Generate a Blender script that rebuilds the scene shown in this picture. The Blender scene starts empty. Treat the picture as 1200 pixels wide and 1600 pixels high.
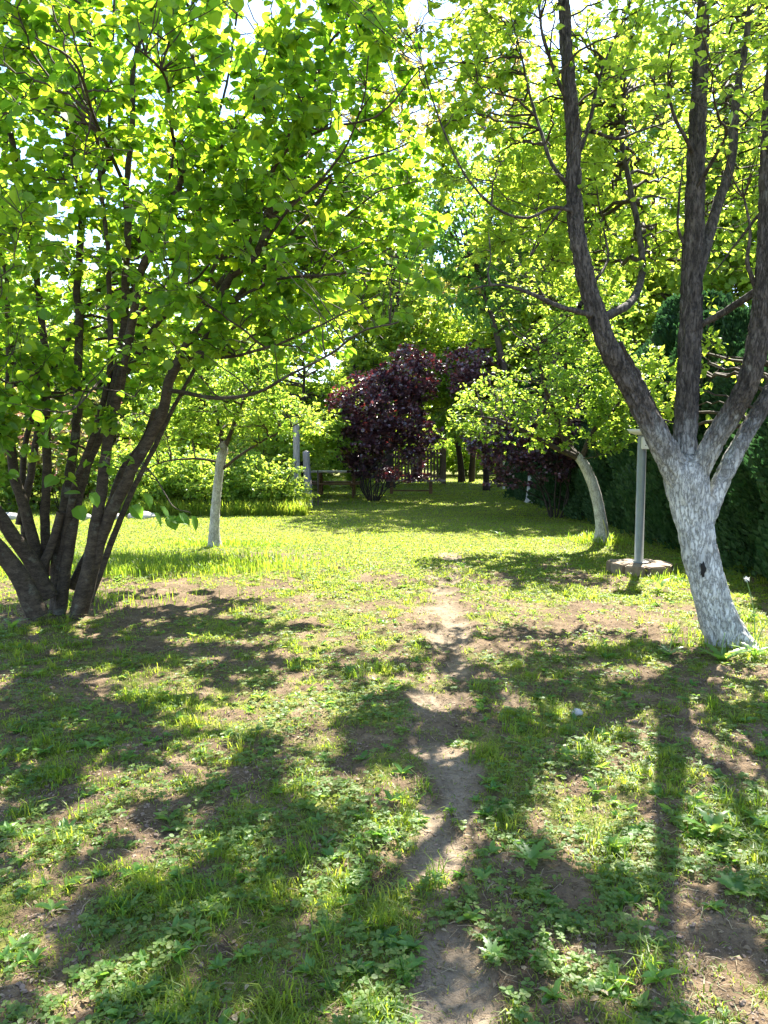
import bpy, math, random
import numpy as np
from mathutils import Vector
R = math.radians
rs = np.random.RandomState(7)
sc = bpy.context.scene
COL = sc.collection

# ------------------------------------------------------------------ camera, light
EYE = 1.6; PITCH = math.atan(100/1200.0); CP, SP = math.cos(PITCH), math.sin(PITCH)
cam = bpy.data.objects.new('camera', bpy.data.cameras.new('camera')); COL.objects.link(cam)
cam.location = (0, 0, EYE); cam.rotation_euler = (R(90) - PITCH, 0, 0)
cam.data.sensor_fit = 'HORIZONTAL'; cam.data.sensor_width = 36; cam.data.lens = 36.0
cam.data.clip_start = 0.05; cam.data.clip_end = 1000
sc.camera = cam
SUN_EL, SUN_AZ = R(52), R(22)
SD = np.array([math.sin(SUN_AZ)*math.cos(SUN_EL), math.cos(SUN_AZ)*math.cos(SUN_EL), math.sin(SUN_EL)])
sun = bpy.data.lights.new('sun', 'SUN'); sun.energy = 4.8; sun.angle = R(0.4); sun.color = (1, .945, .84)
so = bpy.data.objects.new('sun', sun); COL.objects.link(so)
so.rotation_euler = Vector(SD.tolist()).to_track_quat('Z', 'Y').to_euler(); so.location = (4, 10, 20)
w = bpy.data.worlds.new("World"); sc.world = w; w.use_nodes = True
nt = w.node_tree; nt.nodes.clear()
wo = nt.nodes.new('ShaderNodeOutputWorld'); bg = nt.nodes.new('ShaderNodeBackground'); sky = nt.nodes.new('ShaderNodeTexSky')
sky.sky_type = 'NISHITA'; sky.sun_disc = False; sky.sun_elevation = SUN_EL; sky.sun_rotation = SUN_AZ; sky.altitude = 200
sky.air_density = 1.0; sky.dust_density = .5; sky.ozone_density = 3.0
tcw = nt.nodes.new('ShaderNodeTexCoord'); mpw = nt.nodes.new('ShaderNodeMapping'); mpw.inputs['Scale'].default_value = (1, 1, 2.4)
nw = nt.nodes.new('ShaderNodeTexNoise'); nw.inputs['Scale'].default_value = 2.1; nw.inputs['Detail'].default_value = 7; nw.inputs['Roughness'].default_value = .55
rw = nt.nodes.new('ShaderNodeValToRGB'); rw.color_ramp.elements[0].position = .50; rw.color_ramp.elements[1].position = .72
mw = nt.nodes.new('ShaderNodeMixRGB'); mw.inputs[2].default_value = (3.4, 3.6, 3.9, 1)
nt.links.new(tcw.outputs['Generated'], mpw.inputs[0]); nt.links.new(mpw.outputs[0], nw.inputs['Vector'])
nt.links.new(nw.outputs[0], rw.inputs[0]); nt.links.new(rw.outputs[0], mw.inputs[0])
nt.links.new(sky.outputs[0], mw.inputs[1]); nt.links.new(mw.outputs[0], bg.inputs[0]); nt.links.new(bg.outputs[0], wo.inputs[0])
bg.inputs[1].default_value = 0.1
sc.view_settings.view_transform = 'Standard'; sc.view_settings.look = 'None'
sc.view_settings.exposure = 2.6; sc.view_settings.gamma = 1.0
sc.render.engine = 'CYCLES'
sc.cycles.max_bounces = 9; sc.cycles.diffuse_bounces = 5; sc.cycles.transmission_bounces = 6; sc.cycles.glossy_bounces = 2
sc.cycles.use_denoising = True
sc.cycles.sample_clamp_indirect = 6

# ------------------------------------------------------------------ helpers
def ray(px, py):
    dx = (px-600)/1200.0; dy = (800-py)/1200.0
    return np.array([dx, CP+dy*SP, -SP+dy*CP])
def PT(px, py, Y):
    d = ray(px, py); return np.array([0, 0, EYE]) + d*(Y/d[1])
def GP(px, py):
    d = ray(px, py); return np.array([0, 0, EYE]) + d*(-EYE/d[2])

def _h(ix, iy, iz, s):
    with np.errstate(over='ignore'):
        n = (ix.astype(np.int64)*374761393 + iy.astype(np.int64)*668265263 + iz.astype(np.int64)*2147483647 + s*974711) & 0xffffffff
        n = ((n ^ (n >> 13))*1274126177) & 0xffffffff
        n = n ^ (n >> 16)
    return (n & 0xffffff)/float(0xffffff)
def vn(x, y, z=None, s=0):
    if z is None: z = np.zeros_like(x)
    xi, yi, zi = np.floor(x), np.floor(y), np.floor(z)
    fx, fy, fz = x-xi, y-yi, z-zi
    fx = fx*fx*(3-2*fx); fy = fy*fy*(3-2*fy); fz = fz*fz*(3-2*fz)
    o = 0
    for a in (0, 1):
        for b in (0, 1):
            for c in (0, 1):
                o = o + _h(xi+a, yi+b, zi+c, s)*(fx if a else 1-fx)*(fy if b else 1-fy)*(fz if c else 1-fz)
    return o
def fbm(x, y, z=None, s=0, o=4, g=.5):
    t = 0; a = 1; n = 0; f = 1
    for i in range(o):
        t = t + a*vn(x*f, y*f, None if z is None else z*f, s+i*17); n += a; a *= g; f *= 2.03
    return t/n
def smooth(a, b, x):
    t = np.clip((x-a)/(b-a), 0, 1); return t*t*(3-2*t)

def tag(o, label=None, cat=None, group=None, kind=None):
    if label: o['label'] = label
    if cat: o['category'] = cat
    if group: o['group'] = group
    if kind: o['kind'] = kind
    return o
def empty(name, loc, label=None, cat=None, group=None, kind=None):
    o = bpy.data.objects.new(name, None); COL.objects.link(o); o.location = [float(v) for v in loc]
    o.empty_display_size = .2
    return tag(o, label, cat, group, kind)

class MB:
    def __init__(s): s.v = []; s.f = []; s.n = []; s.m = []; s.r = []; s.c = 0; s.sm = []
    def add(s, v, f, n, mat=0, rnd=None, smooth=True):
        """v (k,3); f flat index array; n face sizes"""
        v = np.asarray(v, float).reshape(-1, 3); f = np.asarray(f, int).ravel(); n = np.asarray(n, int).ravel()
        s.v.append(v); s.f.append(f+s.c); s.n.append(n); s.c += len(v)
        s.m.append(np.full(len(n), mat)); s.sm.append(np.full(len(n), smooth))
        s.r.append(np.full(len(n), .5) if rnd is None else np.asarray(rnd, float))
    def build(s, name, mats, parent=None, origin=(0, 0, 0)):
        me = bpy.data.meshes.new(name)
        v = np.concatenate(s.v)-np.asarray(origin, float); f = np.concatenate(s.f); n = np.concatenate(s.n)
        me.vertices.add(len(v)); me.vertices.foreach_set('co', v.ravel().astype(np.float32))
        me.loops.add(len(f)); me.loops.foreach_set('vertex_index', f.astype(np.int32))
        me.polygons.add(len(n)); st = np.concatenate([[0], np.cumsum(n)[:-1]])
        me.polygons.foreach_set('loop_start', st.astype(np.int32)); me.polygons.foreach_set('loop_total', n.astype(np.int32))
        if not isinstance(mats, (list, tuple)): mats = [mats]
        for m in mats: me.materials.append(m)
        me.polygons.foreach_set('material_index', np.concatenate(s.m).astype(np.int32))
        me.polygons.foreach_set('use_smooth', np.concatenate(s.sm).astype(bool))
        at = me.attributes.new('rnd', 'FLOAT', 'FACE'); at.data.foreach_set('value', np.concatenate(s.r).astype(np.float32))
        me.update(); me.validate()
        o = bpy.data.objects.new(name, me); COL.objects.link(o)
        if parent is not None: o.parent = parent
        else: o.location = [float(q) for q in origin]
        return o
    def box(s, c, d, rz=0, mat=0, bev=0.0, tilt=None):
        c = np.asarray(c, float); hx, hy, hz = [q/2 for q in d]; b = bev
        if b <= 0:
            V = np.array([[x, y, z] for x in (-hx, hx) for y in (-hy, hy) for z in (-hz, hz)])
            F = [0,1,3,2, 4,6,7,5, 0,4,5,1, 2,3,7,6, 0,2,6,4, 1,5,7,3]; N = [4]*6
        else:
            bm = bmesh.new(); bmesh.ops.create_cube(bm, size=1)
            for q in bm.verts: q.co = (q.co.x*2*hx, q.co.y*2*hy, q.co.z*2*hz)
            bmesh.ops.bevel(bm, geom=bm.edges[:]+bm.verts[:], offset=b, segments=2, affect='EDGES')
            bm.verts.index_update(); V = np.array([q.co[:] for q in bm.verts]); F = [q.index for f in bm.faces for q in f.verts]; N = [len(f.verts) for f in bm.faces]; bm.free()
        if tilt is not None:   # rotate about y
            ct, st = math.cos(tilt), math.sin(tilt); V = np.stack([V[:,0]*ct+V[:,2]*st, V[:,1], -V[:,0]*st+V[:,2]*ct], 1)
        cz, sz = math.cos(rz), math.sin(rz); V = np.stack([V[:,0]*cz-V[:,1]*sz, V[:,0]*sz+V[:,1]*cz, V[:,2]], 1)
        s.add(V+c, F, N, mat, smooth=False)
import bmesh

def nrm(a):
    return a/np.maximum(np.linalg.norm(a, axis=-1, keepdims=True), 1e-9)

def tubes(mb, P, Rr, seg=4, mat=0, rnd=None):
    """P (N,K,3), Rr (N,K): batch of tubes"""
    N, K, _ = P.shape
    T = np.gradient(P, axis=1) if K > 2 else np.repeat(P[:, 1:]-P[:, :1], 2, 1)
    T = nrm(T)
    main = nrm(P[:, -1]-P[:, 0]); ref = np.where(np.abs(main[:, 2:3]) > .8, np.array([[1., .2, 0]]), np.array([[0., .1, 1.]]))
    A = nrm(np.cross(T, ref[:, None, :])); B = np.cross(T, A)
    th = np.arange(seg)/seg*2*np.pi
    V = P[:, :, None, :] + Rr[:, :, None, None]*(A[:, :, None, :]*np.cos(th)[None, None, :, None]+B[:, :, None, :]*np.sin(th)[None, None, :, None])
    k, j = np.meshgrid(np.arange(K-1), np.arange(seg), indexing='ij')
    q = np.stack([k*seg+j, k*seg+(j+1) % seg, (k+1)*seg+(j+1) % seg, (k+1)*seg+j], -1).reshape(-1, 4)
    F = (q[None]+(np.arange(N)*K*seg)[:, None, None]).reshape(-1)
    mb.add(V.reshape(-1, 3), F, np.full(N*len(q), 4), mat, None if rnd is None else np.repeat(rnd, len(q)))

def crom(P, step):
    P = np.asarray(P, float); n = len(P)
    if n == 2: P = np.array([P[0], (P[0]+P[1])/2, P[1]]); n = 3
    Q = np.vstack([2*P[0]-P[1], P, 2*P[-1]-P[-2]]); out = []
    for i in range(n-1):
        p0, p1, p2, p3 = Q[i:i+4]; L = np.linalg.norm((p2-p1)[:3]); m = max(2, int(L/step))
        for t in np.arange(m)/m:
            out.append(.5*((2*p1)+(-p0+p2)*t+(2*p0-5*p1+4*p2-p3)*t*t+(-p0+3*p1-3*p2+p3)*t**3))
    out.append(P[-1]); return np.array(out)

def limb(mb, pts, rad, seg=20, step=.05, amp=.0, fx=16, fz=4, wob=0., s=0, flare=None, mat=0, cap=True):
    """one bark-covered stem; pts (k,3), rad (k). returns centre line + radii"""
    P4 = crom(np.hstack([np.asarray(pts, float), np.asarray(rad, float)[:, None]]), step)
    P = P4[:, :3].copy(); r = np.maximum(P4[:, 3], .002)
    if wob:
        for a in range(3): P[:, a] += wob*(fbm(P[:, 2]*2.2+a*9, P[:, 0]*2.2+s, s=s+a)-.5)*2*smooth(0, 6, np.arange(len(P)))
    K = len(P); T = nrm(np.gradient(P, axis=0))
    A = np.zeros_like(P); a = np.cross(T[0], [0., 1, .05]); a /= np.linalg.norm(a)
    for i in range(K):
        a = a-T[i]*a.dot(T[i]); a /= np.linalg.norm(a); A[i] = a
    B = np.cross(T, A); th = np.arange(seg)/seg*2*np.pi
    arc = np.concatenate([[0], np.cumsum(np.linalg.norm(np.diff(P, axis=0), axis=1))])
    dirn = A[:, None]*np.cos(th)[None, :, None]+B[:, None]*np.sin(th)[None, :, None]
    rr = np.repeat(r[:, None], seg, 1)
    big = fbm(np.cos(th)[None]*1.3+arc[:, None]*1.1+s, np.sin(th)[None]*1.3+arc[:, None]*.4, s=s+5, o=3)
    rr = rr*(1+.22*(big-.5))
    if flare:
        lob = 1+.45*np.cos(th*4+s)[None]+.25*np.cos(th*7+1+s)[None]
        rr = rr*(1+flare*np.exp(-arc/.16)[:, None]*lob)
    if amp:
        x = np.cos(th)[None]*r[:, None]*fx; y = np.sin(th)[None]*r[:, None]*fx; z = np.repeat(arc[:, None], seg, 1)*fz
        n1 = fbm(x+s, y, z, s=s+3, o=4, g=.6); n2 = 1-np.abs(fbm(x*1.7, y*1.7+4, z*1.6, s=s+8, o=3)*2-1)
        rr = rr+amp*((n1-.5)*1.4-(n2**4)*1.1)
    V = P[:, None]+dirn*rr[..., None]
    k, j = np.meshgrid(np.arange(K-1), np.arange(seg), indexing='ij')
    q = np.stack([k*seg+j, k*seg+(j+1) % seg, (k+1)*seg+(j+1) % seg, (k+1)*seg+j], -1).reshape(-1)
    V = V.reshape(-1, 3); n = [4]*((K-1)*seg); F = list(q)
    if cap:
        V = np.vstack([V, P[-1:]+T[-1:]*r[-1]*.4]); t = K*seg
        for jj in range(seg): F += [(K-1)*seg+jj, (K-1)*seg+(jj+1) % seg, t]
        n += [3]*seg
    mb.add(V, F, n, mat)
    return P, r

# leaf templates: (u along, v across, w up)
def tmpl_round():
    u = [0, .22, .58, .86, 1.0]; h = [0, .40, .47, .27, 0]
    V = [(a, 0, -.02) for a in u]
    for i in (1, 2, 3): V.append((u[i]-.03, h[i], .07))
    for i in (1, 2, 3): V.append((u[i]-.03, -h[i], .07))
    V = np.array(V, float); V[:, 2] -= .22*V[:, 0]**2
    F = [0,1,5, 1,2,6,5, 2,3,7,6, 3,4,7, 0,8,1, 1,8,9,2, 2,9,10,3, 3,10,4]; return V, F, [3,4,4,3,3,4,4,3]
def tmpl_oval(wd=.28):
    V = np.array([(0,0,0), (.45,0,-.03), (1,0,-.2), (.3,wd,.08), (.7,wd*.8,.02), (.3,-wd,.08), (.7,-wd*.8,.02)], float)
    return V, [0,1,4,3, 1,2,4, 0,5,6,1, 1,6,2], [4,3,4,3]
def tmpl_diam(wd=.35):
    V = np.array([(0,0,0), (.45,wd,.06), (1,0,-.1), (.45,-wd,.06)], float)
    return V, [0,2,1, 0,3,2], [3,3]
def tmpl_six(wd=.42):
    V = np.array([(0,0,0), (.3,wd,.05), (.75,wd*.85,.02), (1,0,-.1), (.75,-wd*.85,.02), (.3,-wd,.05)], float)
    return V, [0,3,2,1, 0,5,4,3], [4,4]
T_ROUND, T_OVAL, T_DIAM, T_SIX = tmpl_round(), tmpl_oval(), tmpl_diam(), tmpl_six()

def leaves(mb, P, D, N, L, tm, rnd=None, mat=1, rg=rs):
    """P base, D direction, N normal (approx), L length"""
    n = len(P)
    if n == 0: return
    D = nrm(D); S = nrm(np.cross(N, D)); U = np.cross(D, S)
    V, F, ns = tm; F = np.array(F)
    curl = (.4+1.3*rg.rand(n))[:, None, None]
    X = P[:, None]+L[:, None, None]*(V[None, :, 0:1]*D[:, None]+V[None, :, 1:2]*S[:, None]+V[None, :, 2:3]*curl*U[:, None])
    FF = (F[None]+(np.arange(n)*len(V))[:, None]).ravel()
    if rnd is None: rnd = rg.rand(n)
    mb.add(X.reshape(-1, 3), FF, np.tile(ns, n), mat, np.repeat(rnd, len(ns)), smooth=False)

def sample_ell(E, n, rg, shell=.35):
    """E list of (center(3), radii(3)[, weight])"""
    wts = np.array([e[1][0]*e[1][1]*e[1][2]*(e[2] if len(e) > 2 else 1) for e in E]); wts = wts/wts.sum()
    idx = rg.choice(len(E), n, p=wts)
    d = nrm(rg.normal(size=(n, 3))); rad = (shell+(1-shell)*rg.rand(n))**(1/1.7)
    C = np.array([e[0] for e in E])[idx]; Q = np.array([e[1] for e in E])[idx]
    P = C+d*Q*rad[:, None]
    return P

# sunny spots on the ground (the crowns have gaps towards the sun there)
SPOTS = []
for (cx, cy, rx, ry) in [(225,1065,85,24),(150,1055,40,10),(410,1128,120,18),(480,1105,50,14),(200,1230,80,28),(110,1300,100,40),(40,1400,80,48),(300,1330,40,18),
    (550,1240,110,34),(520,1390,55,60),(560,1310,50,30),(670,1310,70,50),(960,1280,150,70),(1110,1270,110,90),(1150,1180,60,40),(880,1165,75,26),(1000,1195,90,30),
    (690,1090,50,14),(660,1062,45,12),(760,1015,50,10),(890,955,190,22),(1010,935,120,24),(830,1108,60,12),(940,1110,80,10),(1060,1430,45,30),(880,1510,45,36),
    (1110,1530,100,50),(980,1560,60,30),(255,940,70,10),(430,912,110,16),(560,905,140,22),(390,1000,130,8),(560,960,80,9),(730,905,60,22),(600,1000,60,8),(90,990,50,6),
    (450,832,340,30),(800,822,220,16),(680,845,200,16),(380,960,50,8),(1000,1050,60,9),(1120,1060,60,10),(720,1180,30,10),(30,1180,50,10),(750,1480,30,18),(340,1420,20,14),(700,1380,30,20)]:
    c = GP(cx, cy); ex = abs(GP(cx+rx, cy)[0]-c[0]); ey = abs(GP(cx, cy-ry)[1]-GP(cx, cy+ry)[1])/2
    SPOTS.append((c[0], c[1], ex, ey))
def in_spot(P, grow=1.0):
    z = np.maximum(P[:, 2], 0); gx = P[:, 0]-SD[0]/SD[2]*z; gy = P[:, 1]-SD[1]/SD[2]*z
    nx = (fbm(gx*5, gy*5, s=91, o=2)-.5)*.5
    m = np.zeros(len(P), bool)
    for (x, y, a, b) in SPOTS:
        m |= ((gx-x)/a)**2+((gy-y)/b)**2 < grow*(1+nx*1.6)
    m |= fbm(gx*6.0, gy*4.4, s=95, o=3) > .62
    return m

def grow(mb, nodes, nrad, E, n1, n2, leaf, seed, nodez=None, cull=0.0, cutz=None, twigmat=0, shell=.35, droop=.15, per=10, spread=1.0, up=.35, shoot=.0):
    """grow branches to n1 points and twigs to n2 points of the crown volume; hang leaves on them.
    leaf = (template, length, mode)"""
    rg = np.random.RandomState(seed)
    nodes = np.asarray(nodes); nrad = np.asarray(nrad)
    def attach(targets, nodes, K, r0f, rend, sag):
        out = np.zeros((len(targets), K, 3)); rr = np.zeros((len(targets), K))
        d = targets[:, None]-nodes[None]
        dist = np.linalg.norm(d, axis=2)
        cost = dist+np.maximum(0, nodes[None, :, 2]-targets[:, None, 2]+.1*dist)*1.3
        i = np.argmin(cost, 1); A = nodes[i]; L = dist[np.arange(len(i)), i]
        t = np.linspace(0, 1, K)[None, :, None]
        mid = (A+targets)/2+np.stack([np.zeros(len(i)), np.zeros(len(i)), L*sag], 1)+rg.normal(size=(len(i), 3))*L[:, None]*.10
        P = (1-t)**2*A[:, None]+2*t*(1-t)*mid[:, None]+t*t*targets[:, None]
        P[:, 1:-1] += rg.normal(size=(len(i), K-2, 3))*L[:, None, None]*.018
        ra = np.minimum(nrad_all[i]*.75, r0f*(.35+.65*L/L.mean()))
        rr = ra[:, None]+(rend-ra[:, None])*np.linspace(0, 1, K)[None]
        return P, np.maximum(rr, rend), L
    nrad_all = nrad
    t1 = sample_ell(E, n1, rg, shell)
    P1, R1, L1 = attach(t1, nodes, 12, leaf.get('r1', .022), .004, .12)
    tubes(mb, P1, R1, 5, twigmat)
    nodes = np.vstack([nodes[::2], P1[:, 3:].reshape(-1, 3)]); nrad_all = np.concatenate([nrad[::2], R1[:, 3:].ravel()])
    t2 = sample_ell(E, n2, rg, shell)
    if cull:
        m = in_spot(t2, 1.1) & (rg.rand(len(t2)) < cull*.9); t2 = t2[~m]
    # chunk
    Ps, Rs, Ls = [], [], []
    for c in range(0, len(t2), 600):
        a, b, l = attach(t2[c:c+600], nodes, 7, leaf.get('r2', .007), .0016, .08)
        Ps.append(a); Rs.append(b); Ls.append(l)
    P2 = np.concatenate(Ps); R2 = np.concatenate(Rs); L2 = np.concatenate(Ls)
    # long twigs shortened so leaves sit near the tips
    tubes(mb, P2, R2, 3, twigmat)
    # leaves on twigs (and ends of branches)
    allP = [P2[:, 1:], P1[:, 6:]]
    LP, LD, LR = [], [], []
    for Pk, cnt in ((allP[0], per), (allP[1], per)):
        n, K, _ = Pk.shape
        m = n*cnt; ti = np.repeat(np.arange(n), cnt); u = rg.rand(m)**.75*(K-1); k = np.minimum(u.astype(int), K-2); fr = (u-k)[:, None]
        p = Pk[ti, k]*(1-fr)+Pk[ti, k+1]*fr; tg = nrm(Pk[ti, k+1]-Pk[ti, k])
        side = nrm(np.cross(tg, [0., 0, 1])+rg.normal(size=(m, 3))*.35)*np.where(rg.rand(m) < .5, -1, 1)[:, None]
        d = nrm(tg*.55+side*spread+np.array([0, 0, -droop])+rg.normal(size=(m, 3))*.25)
        LP.append(p+d*leaf['L']*.2); LD.append(d); LR.append(np.repeat(rg.rand(n)*.5, cnt)+rg.rand(m)*.5)
    LP = np.concatenate(LP); LD = np.concatenate(LD); LR = np.concatenate(LR)
    if cull:
        m = in_spot(LP, 1.15) & (rg.rand(len(LP)) < cull); LP, LD, LR = LP[~m], LD[~m], LR[~m]
    if cutz is not None:
        m = cutz(LP); LP, LD, LR = LP[m], LD[m], LR[m]
    n = len(LP)
    N = nrm(np.array([0, 0, 1.])+rg.normal(size=(n, 3))*leaf.get('tilt', .45))
    L = leaf['L']*(.42+.78*rg.rand(n)**.8)
    leaves(mb, LP, LD, N, L, leaf['t'], LR, 1, rg)
    return n

# ------------------------------------------------------------------ materials
def mat(name):
    m = bpy.data.materials.new(name); m.use_nodes = True; nt = m.node_tree; nt.nodes.clear()
    o = nt.nodes.new('ShaderNodeOutputMaterial'); return m, nt, o
def ramp(nt, stops, inp=None):
    r = nt.nodes.new('ShaderNodeValToRGB'); e = r.color_ramp.elements
    e[0].position, e[0].color = stops[0][0], (*stops[0][1], 1); e[1].position, e[1].color = stops[-1][0], (*stops[-1][1], 1)
    for p, c in stops[1:-1]:
        x = e.new(p); x.color = (*c, 1)
    if inp is not None: nt.links.new(inp, r.inputs[0])
    return r
def noise(nt, scale, detail=4, vec=None, rough=.55):
    n = nt.nodes.new('ShaderNodeTexNoise'); n.inputs['Scale'].default_value = scale; n.inputs['Detail'].default_value = detail; n.inputs['Roughness'].default_value = rough
    if vec is not None: nt.links.new(vec, n.inputs['Vector'])
    return n
def objvec(nt, sc_=(1, 1, 1)):
    t = nt.nodes.new('ShaderNodeTexCoord'); m = nt.nodes.new('ShaderNodeMapping'); m.inputs['Scale'].default_value = sc_
    nt.links.new(t.outputs['Object'], m.inputs[0]); return m.outputs[0]
def mix(nt, f, a, b, mode='MIX'):
    m = nt.nodes.new('ShaderNodeMixRGB'); m.blend_type = mode
    for i, x in ((0, f), (1, a), (2, b)):
        if hasattr(x, 'links'): nt.links.new(x, m.inputs[i])
        else: m.inputs[i].default_value = x if i == 0 else (*x, 1)
    return m.outputs[0]

def leafmat(name, cols, trans, tf=.5, rough=.5, spec=.35, rare=None):
    """cols: list of diffuse colours by leaf, trans: transmitted colours"""
    m, nt, o = mat(name)
    a = nt.nodes.new('ShaderNodeAttribute'); a.attribute_name = 'rnd'
    k = len(cols); r1 = ramp(nt, [(i/(k-1)*.96, c) for i, c in enumerate(cols)], a.outputs['Fac'])
    r2 = ramp(nt, [(i/(k-1)*.96, c) for i, c in enumerate(trans)], a.outputs['Fac'])
    p = nt.nodes.new('ShaderNodeBsdfPrincipled'); nt.links.new(r1.outputs[0], p.inputs['Base Color'])
    p.inputs['Roughness'].default_value = rough; p.inputs['Specular IOR Level'].default_value = spec
    t = nt.nodes.new('ShaderNodeBsdfTranslucent'); nt.links.new(r2.outputs[0], t.inputs['Color'])
    x = nt.nodes.new('ShaderNodeMixShader'); x.inputs[0].default_value = tf
    nt.links.new(p.outputs[0], x.inputs[1]); nt.links.new(t.outputs[0], x.inputs[2]); nt.links.new(x.outputs[0], o.inputs[0])
    return m
M = {}
M['hazel'] = leafmat('hazel_leaf', [(.045,.115,.018), (.07,.155,.022), (.11,.2,.03)], [(.19,.42,.02), (.34,.57,.03), (.62,.74,.03)], .57, .42, .4)
M['pear'] = leafmat('pear_leaf', [(.065,.15,.025), (.09,.19,.03), (.13,.24,.045)], [(.40,.60,.05), (.56,.74,.06), (.76,.84,.09)], .56, .38, .45)
M['apple'] = leafmat('apple_leaf', [(.055,.14,.03), (.085,.18,.035), (.12,.22,.05)], [(.32,.54,.05), (.48,.68,.06), (.68,.78,.09)], .54, .42, .4)
M['cherry'] = leafmat('cherry_leaf', [(.04,.12,.03), (.07,.17,.035), (.11,.2,.045)], [(.14,.4,.05), (.3,.55,.06), (.5,.66,.08)], .5, .4, .45)
M['maple'] = leafmat('maple_leaf', [(.12,.15,.03), (.17,.17,.04), (.24,.15,.06)], [(.5,.55,.08), (.66,.55,.12), (.7,.42,.18)], .5, .5, .3)
M['far'] = leafmat('far_leaf', [(.07,.15,.028), (.10,.19,.035), (.15,.23,.05)], [(.34,.54,.05), (.5,.66,.06), (.66,.75,.1)], .5, .5, .3)
M['deep'] = leafmat('deep_leaf', [(.025,.07,.02), (.04,.10,.025), (.06,.13,.03)], [(.08,.24,.04), (.14,.34,.05), (.24,.42,.06)], .45, .5, .3)
M['shrub'] = leafmat('shrub_leaf', [(.07,.16,.03), (.11,.21,.035), (.16,.25,.05)], [(.36,.56,.05), (.54,.7,.07), (.7,.78,.1)], .5, .45, .35)
M['purple'] = leafmat('purple_leaf', [(.04,.02,.03), (.06,.028,.042), (.09,.04,.05), (.24,.13,.15)], [(.06,.012,.025), (.12,.02,.035), (.2,.03,.04), (.7,.08,.06)], .25, .32, .9)
M['red'] = leafmat('rose_leaf', [(.07,.14,.03), (.13,.12,.05), (.24,.10,.10)], [(.34,.52,.05), (.45,.4,.1), (.5,.18,.16)], .45, .5, .4)
M['thuja'] = leafmat('thuja_spray', [(.016,.045,.013), (.028,.065,.018), (.05,.09,.024)], [(.03,.1,.03), (.05,.14,.04), (.08,.18,.05)], .25, .6, .25)
M['grass'] = leafmat('grass_blade', [(.055,.115,.016), (.10,.155,.02), (.15,.18,.03)], [(.26,.46,.03), (.46,.60,.035), (.60,.63,.07)], .5, .45, .3)
M['clover'] = leafmat('clover_leaf', [(.05,.11,.024), (.08,.145,.03), (.13,.18,.045)], [(.24,.42,.05), (.36,.5,.06), (.5,.56,.1)], .42, .5, .3)
M['weed'] = leafmat('weed_leaf', [(.05,.13,.025), (.075,.17,.03), (.10,.20,.04)], [(.22,.46,.05), (.34,.56,.06), (.46,.62,.08)], .45, .38, .45)
M['straw'] = leafmat('dry_stalk', [(.16,.11,.06), (.26,.19,.11), (.36,.29,.18)], [(.2,.15,.08), (.3,.22,.12), (.4,.3,.18)], .25, .6, .3)

def barkmat(name, dark, light, lich=None, white=None, wz=(1.6, 2.0), bump=.5, sc_=(14, 14, 4)):
    m, nt, o = mat(name)
    v = objvec(nt, sc_); n1 = noise(nt, 1.0, 8, v, .65); n2 = noise(nt, 6, 5, objvec(nt)); n3 = noise(nt, 60, 3, objvec(nt))
    nc = noise(nt, 1.0, 5, objvec(nt, tuple(1.3*q for q in sc_)), .7)
    ab = nt.nodes.new('ShaderNodeMath'); ab.operation = 'SUBTRACT'; nt.links.new(nc.outputs['Fac'], ab.inputs[0]); ab.inputs[1].default_value = .5
    a2 = nt.nodes.new('ShaderNodeMath'); a2.operation = 'ABSOLUTE'; nt.links.new(ab.outputs[0], a2.inputs[0])
    crk = ramp(nt, [(0.0, (.12, .12, .12)), (.05, (1, 1, 1))], a2.outputs[0])
    base = ramp(nt, [(.32, dark), (.68, light)], n1.outputs['Fac']).outputs[0]
    if lich:
        lr = ramp(nt, [(.6, (0, 0, 0)), (.7, (.8, .8, .8))], n2.outputs['Fac']).outputs[0]
        base = mix(nt, lr, base, lich)
    if white:
        t = nt.nodes.new('ShaderNodeTexCoord'); sx = nt.nodes.new('ShaderNodeSeparateXYZ'); nt.links.new(t.outputs['Object'], sx.inputs[0])
        ad = nt.nodes.new('ShaderNodeMath'); ad.operation = 'MULTIPLY_ADD'; nt.links.new(n1.outputs['Fac'], ad.inputs[0]); ad.inputs[1].default_value = .9; nt.links.new(sx.outputs['Z'], ad.inputs[2])
        mr = nt.nodes.new('ShaderNodeMapRange'); nt.links.new(ad.outputs[0], mr.inputs[0]); mr.inputs[1].default_value = wz[0]+.45; mr.inputs[2].default_value = wz[1]+.45; mr.inputs[3].default_value = 1; mr.inputs[4].default_value = 0
        wn = ramp(nt, [(.5, (1, 1, 1)), (.7, (.6, .6, .6))], noise(nt, 1.3, 8, objvec(nt, (20, 20, 9)), .7).outputs['Fac']).outputs[0]
        fac = mix(nt, 1.0, mr.outputs[0], wn, 'MULTIPLY')
        wcol = ramp(nt, [(.35, tuple(c*.62 for c in white)), (.65, white)], n2.outputs['Fac']).outputs[0]
        base = mix(nt, fac, base, wcol)
    ck = mix(nt, .6, (1, 1, 1), crk.outputs[0]); base = mix(nt, 1.0, base, ck, 'MULTIPLY')
    p = nt.nodes.new('ShaderNodeBsdfPrincipled'); nt.links.new(base, p.inputs['Base Color']); p.inputs['Roughness'].default_value = .85; p.inputs['Specular IOR Level'].default_value = .25
    h = mix(nt, .5, crk.outputs[0], n1.outputs['Fac']); h = mix(nt, .25, h, n3.outputs['Fac'])
    b = nt.nodes.new('ShaderNodeBump'); b.inputs['Strength'].default_value = bump; b.inputs['Distance'].default_value = .012
    nt.links.new(h, b.inputs['Height']); nt.links.new(b.outputs[0], p.inputs['Normal']); nt.links.new(p.outputs[0], o.inputs[0])
    return m
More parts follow.
